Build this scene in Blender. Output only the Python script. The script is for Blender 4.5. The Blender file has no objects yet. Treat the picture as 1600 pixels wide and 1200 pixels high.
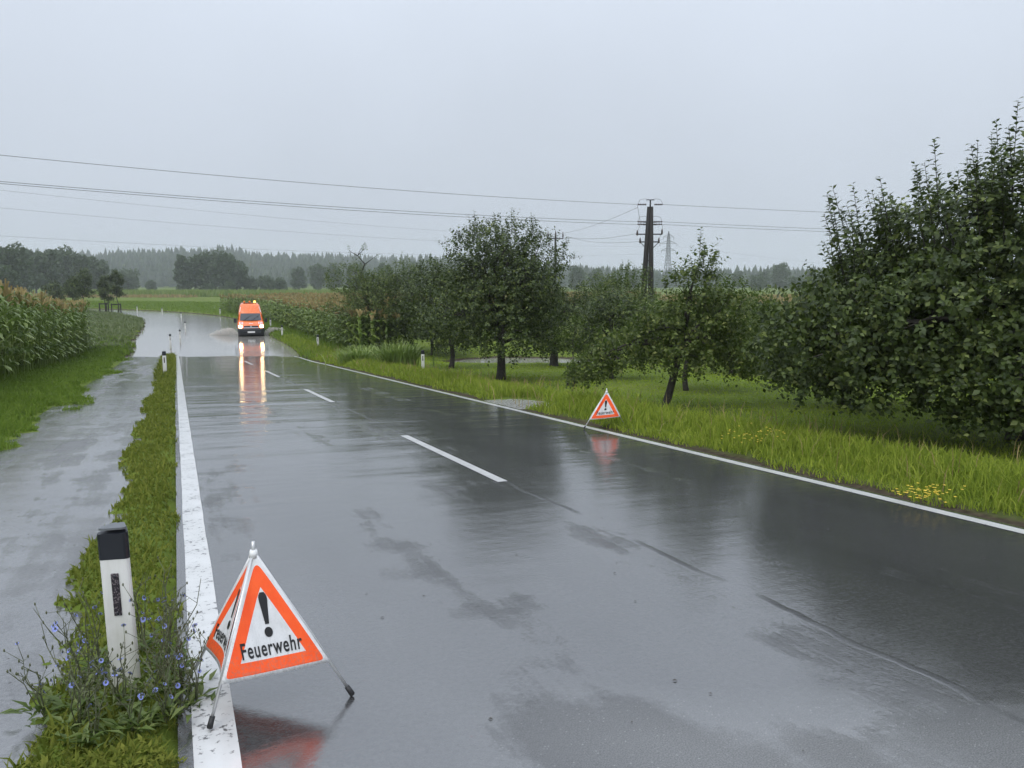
import bpy, math, random
import numpy as np
from mathutils import Vector, Matrix, Euler

rng = np.random.default_rng(7)
random.seed(7)
SC = bpy.context.scene
COL = SC.collection
R = math.radians

# ------------------------------------------------------------------ camera, sky, sun, exposure
FPX = 1200.0                                   # focal length in photo pixels (1600 wide)
CAM_H = 1.70
PITCH = math.atan(157 / 1200)                  # horizon 157 px above the picture centre
cd = bpy.data.cameras.new('camera'); cd.sensor_width = 36; cd.lens = 36 * FPX / 1600
cd.clip_start = 0.1; cd.clip_end = 6000
cam = bpy.data.objects.new('camera', cd); COL.objects.link(cam)
cam.location = (0, 0, CAM_H); cam.rotation_euler = (R(90) - PITCH, 0, 0)
SC.camera = cam

SUN_EL, SUN_AZ = R(52), R(200)
world = bpy.data.worlds.new('World'); SC.world = world; world.use_nodes = True
wn = world.node_tree.nodes; wl = world.node_tree.links; wn.clear()
wout = wn.new('ShaderNodeOutputWorld'); wbg = wn.new('ShaderNodeBackground')
wsky = wn.new('ShaderNodeTexSky'); wsky.sky_type = 'NISHITA'; wsky.sun_disc = False
wsky.sun_elevation = SUN_EL; wsky.sun_rotation = SUN_AZ
wsky.air_density = 1.0; wsky.dust_density = 4.0
whs = wn.new('ShaderNodeHueSaturation'); whs.inputs['Saturation'].default_value = 0.25
wl.new(wsky.outputs[0], whs.inputs['Color'])
# closed rain cloud: even grey, a little brighter towards the zenith (CIE overcast), faint cloud structure
wtc = wn.new('ShaderNodeTexCoord'); wsep = wn.new('ShaderNodeSeparateXYZ'); wl.new(wtc.outputs['Generated'], wsep.inputs[0])
wpw = wn.new('ShaderNodeMath'); wpw.operation = 'POWER'; wpw.inputs[1].default_value = 1.6; wpw.use_clamp = True
wmx = wn.new('ShaderNodeMath'); wmx.operation = 'MAXIMUM'; wmx.inputs[1].default_value = 0.0; wl.new(wsep.outputs[2], wmx.inputs[0]); wl.new(wmx.outputs[0], wpw.inputs[0])
wmr = wn.new('ShaderNodeMapRange'); wmr.inputs[1].default_value = 0; wmr.inputs[2].default_value = 1
wmr.inputs[3].default_value = 1.02; wmr.inputs[4].default_value = 2.7; wl.new(wpw.outputs[0], wmr.inputs[0])
wnz = wn.new('ShaderNodeTexNoise'); wnz.inputs['Scale'].default_value = 2.2; wnz.inputs['Detail'].default_value = 3
wl.new(wtc.outputs['Generated'], wnz.inputs['Vector'])
wmr2 = wn.new('ShaderNodeMapRange'); wmr2.inputs[1].default_value = .3; wmr2.inputs[2].default_value = .7
wmr2.inputs[3].default_value = .955; wmr2.inputs[4].default_value = 1.045; wl.new(wnz.outputs[0], wmr2.inputs[0])
wmu = wn.new('ShaderNodeMath'); wmu.operation = 'MULTIPLY'; wl.new(wmr.outputs[0], wmu.inputs[0]); wl.new(wmr2.outputs[0], wmu.inputs[1])
wvm = wn.new('ShaderNodeVectorMath'); wvm.operation = 'SCALE'; wvm.inputs[0].default_value = (5.75, 6.34, 7.28)
wl.new(wmu.outputs[0], wvm.inputs['Scale'])
wmix = wn.new('ShaderNodeMixRGB'); wmix.inputs[0].default_value = 0.93
wl.new(whs.outputs[0], wmix.inputs[1]); wl.new(wvm.outputs[0], wmix.inputs[2])
wl.new(wmix.outputs[0], wbg.inputs['Color']); wbg.inputs['Strength'].default_value = 0.1
wl.new(wbg.outputs[0], wout.inputs['Surface'])

sd = bpy.data.lights.new('sun', 'SUN'); sd.energy = 1.5; sd.angle = R(40); sd.color = (1.0, 0.97, 0.93)
sun = bpy.data.objects.new('sun', sd); COL.objects.link(sun)
sun.rotation_euler = (R(90) - SUN_EL, 0, -SUN_AZ + R(180))
sun.location = (0, 0, 60)
SC.view_settings.view_transform = 'Standard'; SC.view_settings.look = 'None'
SC.view_settings.exposure = 0.0; SC.view_settings.gamma = 1.0
SC.render.engine = 'CYCLES'
SC.cycles.use_denoising = True
SC.cycles.max_bounces = 6; SC.cycles.diffuse_bounces = 2; SC.cycles.glossy_bounces = 3
SC.cycles.use_light_tree = False; SC.cycles.use_adaptive_sampling = True; SC.cycles.adaptive_threshold = 0.025
SC.cycles.transmission_bounces = 4; SC.cycles.transparent_max_bounces = 8; SC.cycles.volume_bounces = 1
SC.cycles.sample_clamp_indirect = 6.0

# ------------------------------------------------------------------ geometry of the place
def ray(px, py):
    u = (px - 800) / FPX; v = (600 - py) / FPX
    return u, math.cos(PITCH) + v * math.sin(PITCH), -math.sin(PITCH) + v * math.cos(PITCH)
K = 0.05779                                    # the road falls away from the camera
ZW = -2.56                                     # level of the flood
def at(px, py, Y):                             # a direction of the photo at a known distance
    x, y, z = ray(px, py); t = Y / y
    return Vector((x * t, Y, CAM_H + z * t))
DV = np.array((-0.4018, 0.9157)); NV = np.array((0.9157, 0.4018)); P0 = np.array((3.52, 0.0))
S_CURVE, R_CURVE = 92.0, 90.0
CC = P0 + DV * S_CURVE - NV * R_CURVE
def es(X, Y):                                  # offset right of the road centre line, distance along it
    X = np.asarray(X, float); Y = np.asarray(Y, float)
    dx = X - P0[0]; dy = Y - P0[1]
    e = dx * NV[0] + dy * NV[1]; s = dx * DV[0] + dy * DV[1]
    rx = X - CC[0]; ry = Y - CC[1]
    r = np.hypot(rx, ry)
    ang = np.arctan2(rx * DV[0] + ry * DV[1], rx * NV[0] + ry * NV[1])
    m = s > S_CURVE
    far = m & (np.abs(ang) < 1.7)
    e2 = np.where(far, r - R_CURVE, np.where(m, -120.0, e))
    s2 = np.where(far, S_CURVE + R_CURVE * ang, np.where(m, 300.0, s))
    return e2, s2
def xy(e, s):
    e = np.asarray(e, float); s = np.asarray(s, float)
    a = np.clip((s - S_CURVE) / R_CURVE, 0, None)
    sx = np.minimum(s, S_CURVE)
    X1 = P0[0] + DV[0] * sx + NV[0] * e; Y1 = P0[1] + DV[1] * sx + NV[1] * e
    rr = R_CURVE + e
    X2 = CC[0] + rr * (np.cos(a) * NV[0] + np.sin(a) * DV[0]); Y2 = CC[1] + rr * (np.cos(a) * NV[1] + np.sin(a) * DV[1])
    m = s > S_CURVE
    return np.where(m, X2, X1), np.where(m, Y2, Y1)
def vnoise(x, y, seed=0):
    x = np.asarray(x, float); y = np.asarray(y, float)
    ix = np.floor(x); iy = np.floor(y); fx = x - ix; fy = y - iy
    fx = fx * fx * (3 - 2 * fx); fy = fy * fy * (3 - 2 * fy)
    def h(a, b):
        v = np.sin(a * 127.1 + b * 311.7 + seed * 74.7) * 43758.5453
        return v - np.floor(v)
    return (h(ix, iy) * (1 - fx) + h(ix + 1, iy) * fx) * (1 - fy) + (h(ix, iy + 1) * (1 - fx) + h(ix + 1, iy + 1) * fx) * fy
def fbm(x, y, seed=0, o=3):
    t = 0; a = .5; n = 0
    for i in range(o):
        t = t + a * vnoise(x * 2 ** i, y * 2 ** i, seed + i * 13); n += a; a *= .5
    return t / n
def sstep(a, b, x):
    t = np.clip((x - a) / (b - a), 0, 1); return t * t * (3 - 2 * t)
def smax(a, b, k): return .5 * (a + b + np.sqrt((a - b) ** 2 + k * k))
ISLANDS = [(-25.9, 59.9, 1.0), (-30.9, 72.7, 1.3), (-41.1, 95.7, 1.2), (-36, 84, .7), (-46, 104, 1.0), (-22.5, 50.4, 2.2)]
def zroad(Y): return smax(-K * np.maximum(np.asarray(Y, float), -3), -2.72, .15)
def ground(X, Y):
    X = np.asarray(X, float); Y = np.asarray(Y, float)
    e, s = es(X, Y)
    plane = -K * np.maximum(Y, -3)
    n = fbm(X * .55, Y * .55, 1); n2 = fbm(X * 2.3, Y * 2.3, 5, 2)
    zr = zroad(Y) - .05
    zo = smax(plane + .015 + .05 * (n - .5), -2.36 + .16 * (n - .5), .08)
    zo = zo + .05 * sstep(4, 7, e) * (n2 - .5)
    zs = smax(plane + .035 + .03 * (n2 - .5), -2.70 + .2 * (n - .5), .05)
    for (ix, iy, a) in ISLANDS:
        zs = zs + .12 * np.exp(-((X - ix) ** 2 + (Y - iy) ** 2) / a ** 2)
    wr = sstep(3.22, 3.75 + .8 * sstep(45, 55, s) + .3 * (n2 - .5), e)
    wl_ = sstep(5.25, 6.0, -e + 1.5 * (n - .5) + .7 * (n2 - .5) - .5 * sstep(35, 50, s))
    ws = sstep(3.27, 3.42, -e + .05 * (n2 - .5)) * (1 - sstep(3.72, 4.0, -e + .5 * (n2 - .5)+ .3*(n-.5)))
    z = zr * (1 - wr - wl_) + zo * (wr + wl_)
    z = np.where((ws > 0) & (s > 46), z * (1 - ws) + zs * ws, z)
    # hollow in the orchard where the flood stands
    q = ((X - .6) / (4.4 + 1.5 * (n - .5))) ** 2 + ((Y - 41.2) / (3.1 + 1.5 * (n2 - .5))) ** 2
    z = z - .5 * np.exp(-q ** 2) * wr
    # wet access beside the road
    q = ((e - 4.05) / .75) ** 2 + ((s - 17.4) / 1.35) ** 2
    z = z - .10 * np.exp(-q ** 2) * wr
    # flooded corner of a far field
    q = ((X + 152) / 9) ** 2 + ((Y - 330) / 60) ** 2
    z = z - .8 * np.exp(-q ** 2)
    A = np.interp(X, [-900, -420, -150, 60, 300, 900], [32, 30, 24, 12, 4, 4])
    z = z + sstep(650, 1080, Y) * A + 16 * sstep(650, 900, Y) * (fbm(X * .005, Y * .005, 9) - .5)
    return z

# ------------------------------------------------------------------ mesh helpers
def link(name, me, parent=None, mat=None):
    o = bpy.data.objects.new(name, me); COL.objects.link(o)
    if parent is not None: o.parent = parent
    if mat is not None:
        for m in (mat if isinstance(mat, (list, tuple)) else [mat]): me.materials.append(m)
    return o
def tri_mesh(name, V, T, mi=None, smooth=False, uv=None):
    V = np.ascontiguousarray(V, dtype=np.float32); T = np.ascontiguousarray(T, dtype=np.int32)
    me = bpy.data.meshes.new(name)
    me.vertices.add(len(V)); me.vertices.foreach_set('co', V.ravel())
    me.loops.add(T.size); me.loops.foreach_set('vertex_index', T.ravel())
    me.polygons.add(len(T)); k = T.shape[1]
    me.polygons.foreach_set('loop_start', np.arange(0, T.size, k, dtype=np.int32))
    if mi is not None: me.polygons.foreach_set('material_index', np.ascontiguousarray(mi, dtype=np.int32))
    if smooth: me.polygons.foreach_set('use_smooth', np.ones(len(T), dtype=bool))
    if uv is not None:
        l = me.uv_layers.new(name='UVMap'); l.data.foreach_set('uv', np.ascontiguousarray(uv, dtype=np.float32)[T.ravel()].ravel())
    me.update(calc_edges=True); me.validate()
    return me
def tag(o, label=None, cat=None, group=None, kind=None):
    if label: o['label'] = label
    if cat: o['category'] = cat
    if group: o['group'] = group
    if kind: o['kind'] = kind
    return o
def empty(name, loc=(0, 0, 0), rz=0, label=None, cat=None, group=None):
    o = bpy.data.objects.new(name, None); COL.objects.link(o)
    o.location = loc; o.rotation_euler = (0, 0, rz); o.empty_display_size = .2
    return tag(o, label, cat, group)
def copy_tree(o, parent=None):
    c = o.copy(); COL.objects.link(c); c.parent = parent
    for ch in list(o.children): copy_tree(ch, c)
    return c
class MB:
    def __init__(s): s.v = []; s.f = []; s.m = []; s.mi = 0
    def add(s, V, F):
        b = len(s.v); s.v += [tuple(p) for p in V]
        for f in F: s.f.append([i + b for i in f]); s.m.append(s.mi)
        return s
    def box(s, c, d, rot=None):
        V = []
        for x in (-.5, .5):
            for y in (-.5, .5):
                for z in (-.5, .5):
                    p = Vector((x * d[0], y * d[1], z * d[2]))
                    if rot is not None: p = rot @ p
                    V.append(p + Vector(c))
        return s.add(V, [(0, 1, 3, 2), (4, 6, 7, 5), (0, 4, 5, 1), (2, 3, 7, 6), (0, 2, 6, 4), (1, 5, 7, 3)])
    def tube(s, pts, rad, n=6, cap=True):
        pts = [Vector(p) for p in pts]
        if not isinstance(rad, (list, tuple, np.ndarray)): rad = [rad] * len(pts)
        V = []; F = []; ref = None
        for i, p in enumerate(pts):
            t = (pts[min(i + 1, len(pts) - 1)] - pts[max(i - 1, 0)])
            t = t.normalized() if t.length > 1e-9 else Vector((0, 0, 1))
            if ref is None: ref = Vector((1, 0, 0)) if abs(t.x) < .8 else Vector((0, 1, 0))
            a = (ref - t * ref.dot(t)).normalized(); b = t.cross(a); ref = a
            for j in range(n):
                an = 2 * math.pi * j / n
                V.append(p + (a * math.cos(an) + b * math.sin(an)) * rad[i])
        for i in range(len(pts) - 1):
            for j in range(n):
                k = (j + 1) % n
                F.append((i * n + j, i * n + k, (i + 1) * n + k, (i + 1) * n + j))
        if cap:
            F.append(tuple(range(n))[::-1]); F.append(tuple(range((len(pts) - 1) * n, len(pts) * n)))
        return s.add(V, F)
    def lathe(s, prof, c, n=16, axis='Z'):
        V = []; F = []
        for (r, z) in prof:
            for j in range(n):
                a = 2 * math.pi * j / n; p = (r * math.cos(a), r * math.sin(a), z)
                if axis == 'Y': p = (p[0], p[2], p[1])
                if axis == 'X': p = (p[2], p[0], p[1])
                V.append((p[0] + c[0], p[1] + c[1], p[2] + c[2]))
        for i in range(len(prof) - 1):
            for j in range(n):
                k = (j + 1) % n; F.append((i * n + j, i * n + k, (i + 1) * n + k, (i + 1) * n + j))
        F.append(tuple(range(n))[::-1]); F.append(tuple(range((len(prof) - 1) * n, len(prof) * n)))
        return s.add(V, F)
    def build(s, name, mat, parent=None, smooth=False, bevel=0):
        me = bpy.data.meshes.new(name); me.from_pydata(s.v, [], s.f); me.update()
        for p, m in zip(me.polygons, s.m): p.material_index = m; p.use_smooth = smooth
        o = link(name, me, parent, mat)
        import bmesh
        bm = bmesh.new(); bm.from_mesh(me); bmesh.ops.recalc_face_normals(bm, faces=bm.faces); bm.to_mesh(me); bm.free()
        if bevel:
            b = o.modifiers.new('bevel', 'BEVEL'); b.width = bevel; b.segments = 2; b.limit_method = 'ANGLE'
        return o

# ------------------------------------------------------------------ materials
class NT:
    def __init__(s, name):
        s.m = bpy.data.materials.new(name); s.m.use_nodes = True
        s.n = s.m.node_tree.nodes; s.l = s.m.node_tree.links
        s.b = s.n['Principled BSDF']; s.o = s.n['Material Output']
    def node(s, t, ins=None, **kw):
        nd = s.n.new(t)
        for k, v in kw.items(): setattr(nd, k, v)
        for k, v in (ins or {}).items(): s.set(nd.inputs[k], v)
        return nd
    def set(s, sock, v):
        if hasattr(v, 'is_linked') or isinstance(v, bpy.types.NodeSocket): s.l.new(v, sock)
        else: sock.default_value = v
    def math(s, op, a, b=0.0, c=None, clamp=False):
        nd = s.n.new('ShaderNodeMath'); nd.operation = op; nd.use_clamp = clamp
        s.set(nd.inputs[0], a); s.set(nd.inputs[1], b)
        if c is not None: s.set(nd.inputs[2], c)
        return nd.outputs[0]
    def noise(s, vec, scale, detail=3, rough=.55, dist=0):
        nd = s.node('ShaderNodeTexNoise', {'Scale': scale, 'Detail': detail, 'Roughness': rough, 'Distortion': dist})
        if vec is not None: s.l.new(vec, nd.inputs['Vector'])
        return nd.outputs[0]
    def ramp(s, fac, stops):
        nd = s.n.new('ShaderNodeValToRGB'); s.set(nd.inputs[0], fac)
        cr = nd.color_ramp
        while len(cr.elements) < len(stops): cr.elements.new(.5)
        for e, (p, c) in zip(cr.elements, stops):
            e.position = p; e.color = (*c, 1) if len(c) == 3 else c
        return nd.outputs[0]
    def mix(s, f, a, b):
        nd = s.n.new('ShaderNodeMixRGB'); s.set(nd.inputs[0], f)
        for i, v in ((1, a), (2, b)): s.set(nd.inputs[i], (*v, 1) if isinstance(v, tuple) and len(v) == 3 else v)
        return nd.outputs[0]
    def mr(s, v, a, b, c, d):
        nd = s.n.new('ShaderNodeMapRange'); s.set(nd.inputs[0], v)
        for i, x in enumerate((a, b, c, d)): s.set(nd.inputs[i + 1], x)
        return nd.outputs[0]
    def pos(s): return s.node('ShaderNodeNewGeometry').outputs['Position']
    def obj(s): return s.node('ShaderNodeTexCoord').outputs['Object']
    def uv(s): return s.node('ShaderNodeTexCoord').outputs['UV']
    def scale(s, vec, sc):
        nd = s.node('ShaderNodeMapping'); s.l.new(vec, nd.inputs[0]); nd.inputs['Scale'].default_value = sc
        return nd.outputs[0]
    def bump(s, h, strength, dist=.01, nrm=None):
        nd = s.node('ShaderNodeBump', {'Strength': strength, 'Distance': dist}); s.l.new(h, nd.inputs['Height'])
        if nrm is not None: s.l.new(nrm, nd.inputs['Normal'])
        return nd.outputs[0]
    def island(s): return s.node('ShaderNodeNewGeometry').outputs['Random Per Island']
    def put(s, **kw):
        for k, v in kw.items():
            key = {'col': 'Base Color', 'rough': 'Roughness', 'metal': 'Metallic', 'nrm': 'Normal', 'spec': 'Specular IOR Level',
                   'em': 'Emission Color', 'ems': 'Emission Strength', 'coat': 'Coat Weight', 'coatr': 'Coat Roughness',
                   'coati': 'Coat IOR', 'coatn': 'Coat Normal', 'ior': 'IOR', 'trans': 'Transmission Weight', 'alpha': 'Alpha'}[k]
            if k in ('col', 'em') and isinstance(v, tuple) and len(v) == 3: v = (*v, 1)
            s.set(s.b.inputs[key], v)
        return s
def plain(name, c, rough=.5, metal=0, var=.12, scale=9, **kw):
    t = NT(name)
    n = t.noise(t.obj(), scale, 4)
    f = t.mr(n, .3, .7, 1 - var, 1 + var)
    v = t.node('ShaderNodeVectorMath', operation='SCALE'); v.inputs[0].default_value = c; t.l.new(f, v.inputs['Scale'])
    t.put(col=v.outputs[0], rough=t.mr(n, .3, .7, max(.02, rough - .06), rough + .06), metal=metal, **kw)
    return t.m
def leafy(name, stops, rough=.45, trans=.2, tcol=(.16, .26, .05), patch=.25, spec=.4):
    t = NT(name)
    r = t.island(); n = t.noise(t.pos(), .9, 3)
    f = t.math('ADD', t.math('MULTIPLY', r, 1 - patch), t.math('MULTIPLY', n, patch))
    col = t.ramp(f, stops)
    t.put(col=col, rough=rough, spec=spec)
    if trans:
        tr = t.node('ShaderNodeBsdfTranslucent'); tr.inputs[0].default_value = (*tcol, 1)
        mx = t.node('ShaderNodeMixShader'); mx.inputs[0].default_value = trans
        t.l.new(t.b.outputs[0], mx.inputs[1]); t.l.new(tr.outputs[0], mx.inputs[2]); t.l.new(mx.outputs[0], t.o.inputs[0])
    return t.m
M = {}
M['apple_leaf'] = leafy('apple_leaf', [(0, (.016, .027, .007)), (.45, (.038, .058, .014)), (.8, (.080, .110, .026)), (1, (.19, .22, .06))], rough=.5, trans=.16, tcol=(.12, .18, .03), patch=.15, spec=.28)
M['apple_leaf_light'] = leafy('apple_leaf_light', [(0, (.03, .045, .010)), (.5, (.068, .094, .02)), (.85, (.12, .148, .036)), (1, (.22, .22, .07))], rough=.55, trans=.2, patch=.15, spec=.25)
M['far_leaf'] = leafy('far_leaf', [(0, (.028, .048, .022)), (.6, (.048, .075, .032)), (1, (.075, .105, .045))], rough=.6, trans=.12)
M['conifer'] = leafy('conifer', [(0, (.018, .032, .018)), (.6, (.03, .048, .024)), (1, (.05, .075, .032))], rough=.7, trans=0)
M['grass_long'] = leafy('grass_long', [(0, (.11, .15, .02)), (.35, (.195, .25, .03)), (.65, (.265, .32, .042)), (.85, (.34, .36, .07)), (1, (.42, .38, .16))], rough=.85, spec=.1, trans=.3, tcol=(.22, .34, .05), patch=.5)
M['grass_lawn'] = leafy('grass_lawn', [(0, (.18, .245, .024)), (.5, (.25, .32, .03)), (1, (.31, .37, .045))], rough=.95, spec=.03, trans=.28, tcol=(.2, .33, .04), patch=.6)
M['grass_strip'] = leafy('grass_strip', [(0, (.075, .095, .018)), (.5, (.14, .16, .028)), (.85, (.2, .205, .04)), (1, (.2, .16, .07))], rough=.85, spec=.1, trans=.25, tcol=(.2, .28, .04), patch=.5)
M['grass_left'] = leafy('grass_left', [(0, (.085, .14, .02)), (.5, (.135, .2, .03)), (.9, (.18, .25, .042)), (1, (.22, .22, .08))], rough=.85, spec=.1, trans=.28, tcol=(.2, .32, .05), patch=.5)
M['weed'] = leafy('weed', [(0, (.07, .10, .04)), (.5, (.12, .15, .06)), (1, (.18, .19, .09))], rough=.6, trans=.15, patch=.6)
M['reed'] = leafy('reed', [(0, (.12, .18, .035)), (.6, (.2, .27, .055)), (1, (.3, .34, .1))], rough=.5, trans=.25)
M['maize_leaf'] = leafy('maize_leaf', [(0, (.07, .115, .022)), (.5, (.145, .21, .036)), (.9, (.225, .285, .055)), (1, (.3, .32, .1))], rough=.36, trans=.2, spec=.5)
M['maize_tassel'] = leafy('maize_tassel', [(0, (.20, .15, .06)), (.6, (.32, .25, .10)), (1, (.40, .33, .15))], rough=.7, trans=.1, tcol=(.3, .2, .08))
M['chicory_leaf'] = leafy('chicory_leaf', [(0, (.06, .095, .022)), (.6, (.11, .155, .035)), (1, (.17, .2, .06))], rough=.5, trans=.2)
M['chicory_stem'] = plain('chicory_stem', (.085, .095, .045), .6)
M['petal_blue'] = plain('petal_blue', (.22, .26, .60), .6, var=.25, scale=40)
M['petal_yellow'] = plain('petal_yellow', (.62, .45, .04), .6)
M['bark'] = plain('bark', (.035, .03, .024), .8, var=.5, scale=14)
M['old_wood'] = plain('old_wood', (.014, .0115, .010), .8, var=.5, scale=6)
M['grey_wood'] = plain('grey_wood', (.12, .105, .085), .8, var=.35, scale=10)
M['iron'] = plain('iron', (.05, .05, .052), .5, metal=.6)
M['insulator'] = plain('insulator', (.05, .03, .025), .25)
M['galv'] = plain('galv', (.16, .17, .18), .5, metal=.5)
M['wire'] = plain('wire', (.06, .062, .066), .5, metal=.3)
M['steel'] = plain('steel', (.6, .6, .6), .35, metal=.55)
M['rubber'] = plain('rubber', (.012, .012, .013), .55)
M['tyre'] = plain('tyre', (.015, .015, .016), .7)
M['black_plastic'] = plain('black_plastic', (.012, .014, .02), .35)
M['bumper'] = plain('bumper', (.018, .02, .024), .45)
M['orange_paint'] = plain('orange_paint', (.80, .155, .018), .25, var=.05, coat=.6, coatr=.05)
M['white_paint'] = plain('white_paint', (.75, .75, .74), .35, var=.05)
M['red_paint'] = plain('red_paint', (.6, .04, .03), .35, var=.05)
M['chrome'] = plain('chrome', (.7, .7, .7), .15, metal=1)
M['ink'] = plain('ink', (.012, .012, .013), .5)
M['beacon_orange'] = plain('beacon_orange', (.7, .16, .01), .2)
def glow(name, c, st):
    t = NT(name); t.put(col=c, em=c, ems=st, rough=.2); return t.m
M['headlight'] = glow('headlight', (1.0, .74, .38), 30)
M['beacon_lit'] = glow('beacon_lit', (1.0, .55, .08), 6)
t = NT('windscreen'); t.put(col=(.03, .035, .04), rough=.05, spec=.7); M['windscreen'] = t.m

# post plastic: weathered white with grime streaks rising from the base
t = NT('post_plastic'); ob = t.obj()
n = t.noise(t.scale(ob, (30, 30, 3)), 1, 4); n2 = t.noise(ob, 14, 5)
sep = t.node('ShaderNodeSeparateXYZ'); t.l.new(ob, sep.inputs[0])
low = t.mr(sep.outputs[2], .05, .5, .55, .05)
f = t.math('ADD', t.math('MULTIPLY', n, .35), t.math('MULTIPLY', t.math('MULTIPLY', n2, low), 1.0))
t.put(col=t.ramp(f, [(.12, (.72, .72, .70)), (.4, (.55, .55, .50)), (.7, (.28, .29, .22))]), rough=.45); M['post_plastic'] = t.m
t = NT('reflector_foil'); ob = t.obj()
vo = t.node('ShaderNodeTexVoronoi', {'Scale': 110.0}); t.l.new(t.scale(ob, (1, .2, 1)), vo.inputs['Vector'])
t.put(col=t.ramp(vo.outputs['Distance'], [(.25, (.20, .17, .18)), (.45, (.03, .025, .03))]), rough=.25, metal=.3); M['reflector_foil'] = t.m

# printed fabric of the warning triangle: uv holds the place on the cloth (unit triangle, side 1)
t = NT('sign_cloth')
sp = t.node('ShaderNodeSeparateXYZ'); t.l.new(t.uv(), sp.inputs[0]); ux, uy = sp.outputs[0], sp.outputs[1]
s3 = math.sqrt(3)
d1 = uy
d2 = t.math('MULTIPLY', t.math('SUBTRACT', t.math('MULTIPLY', ux, s3), uy), .5)
d3 = t.math('MULTIPLY', t.math('SUBTRACT', t.math('MULTIPLY', t.math('SUBTRACT', 1.0, ux), s3), uy), .5)
def smin(a, b, k): 
    nd = t.n.new('ShaderNodeMath'); nd.operation = 'SMOOTH_MIN'
    t.set(nd.inputs[0], a); t.set(nd.inputs[1], b); t.set(nd.inputs[2], k); return nd.outputs[0]
dd = smin(smin(d1, d2, .06), d3, .06)
dh = t.math('MINIMUM', t.math('MINIMUM', d1, d2), d3)
band = t.math('MULTIPLY', t.math('GREATER_THAN', dd, .026), t.math('LESS_THAN', dh, .117))
nz = t.noise(t.uv(), 7, 4); nzf = t.noise(t.uv(), 40, 4)
org = t.ramp(nz, [(.3, (.92, .085, .010)), (.7, (.97, .12, .016))])
wht = t.ramp(t.math('ADD', t.math('MULTIPLY', nz, .7), t.math('MULTIPLY', nzf, .3)), [(.3, (.58, .585, .585)), (.65, (.74, .745, .75))])
dirt = t.mr(t.math('ADD', nzf, t.mr(uy, 0, .3, .12, -.1)), .52, .72, 0, .35)
cre = t.noise(t.scale(t.uv(), (6, 1.6, 1)), 2.0, 3)
t.put(col=t.mix(dirt, t.mix(band, wht, org), (.22, .20, .17)), rough=.38, nrm=t.bump(t.math('ADD', nz, t.math('MULTIPLY', cre, 1.5)), .35, .012)); M['sign_cloth'] = t.m

# grassy ground
t = NT('meadow_ground'); ps = t.pos()
n = t.noise(ps, .25, 4); n2 = t.noise(ps, 6, 4); n3 = t.noise(ps, .035, 3)
f = t.math('ADD', t.math('MULTIPLY', n, .45), t.math('ADD', t.math('MULTIPLY', n2, .3), t.math('MULTIPLY', n3, .25)))
c = t.ramp(f, [(.32, (.065, .095, .02)), (.5, (.105, .145, .024)), (.66, (.14, .17, .034))])
soil = t.ramp(t.noise(ps, 14, 4), [(.3, (.03, .024, .016)), (.7, (.075, .06, .04))])
sp = t.node('ShaderNodeSeparateXYZ'); t.l.new(ps, sp.inputs[0])
# bare mud where the flood laps, and just beside the asphalt
mud = t.mr(t.math('ADD', sp.outputs[2], t.math('MULTIPLY', n2, -.12)), ZW - .02, ZW + .03, 1, 0)
uvs = t.node('ShaderNodeSeparateXYZ'); t.l.new(t.uv(), uvs.inputs[0])
edge = t.mr(t.math('ADD', t.math('ABSOLUTE', t.math('SUBTRACT', uvs.outputs[0], 0)), t.math('MULTIPLY', n2, -.35)), 3.32, 3.62, 1, 0)
t.put(col=t.mix(t.math('MAXIMUM', mud, edge), c, soil), rough=.9, spec=.08, nrm=t.bump(n2, .4, .05)); M['meadow_ground'] = t.m

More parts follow.
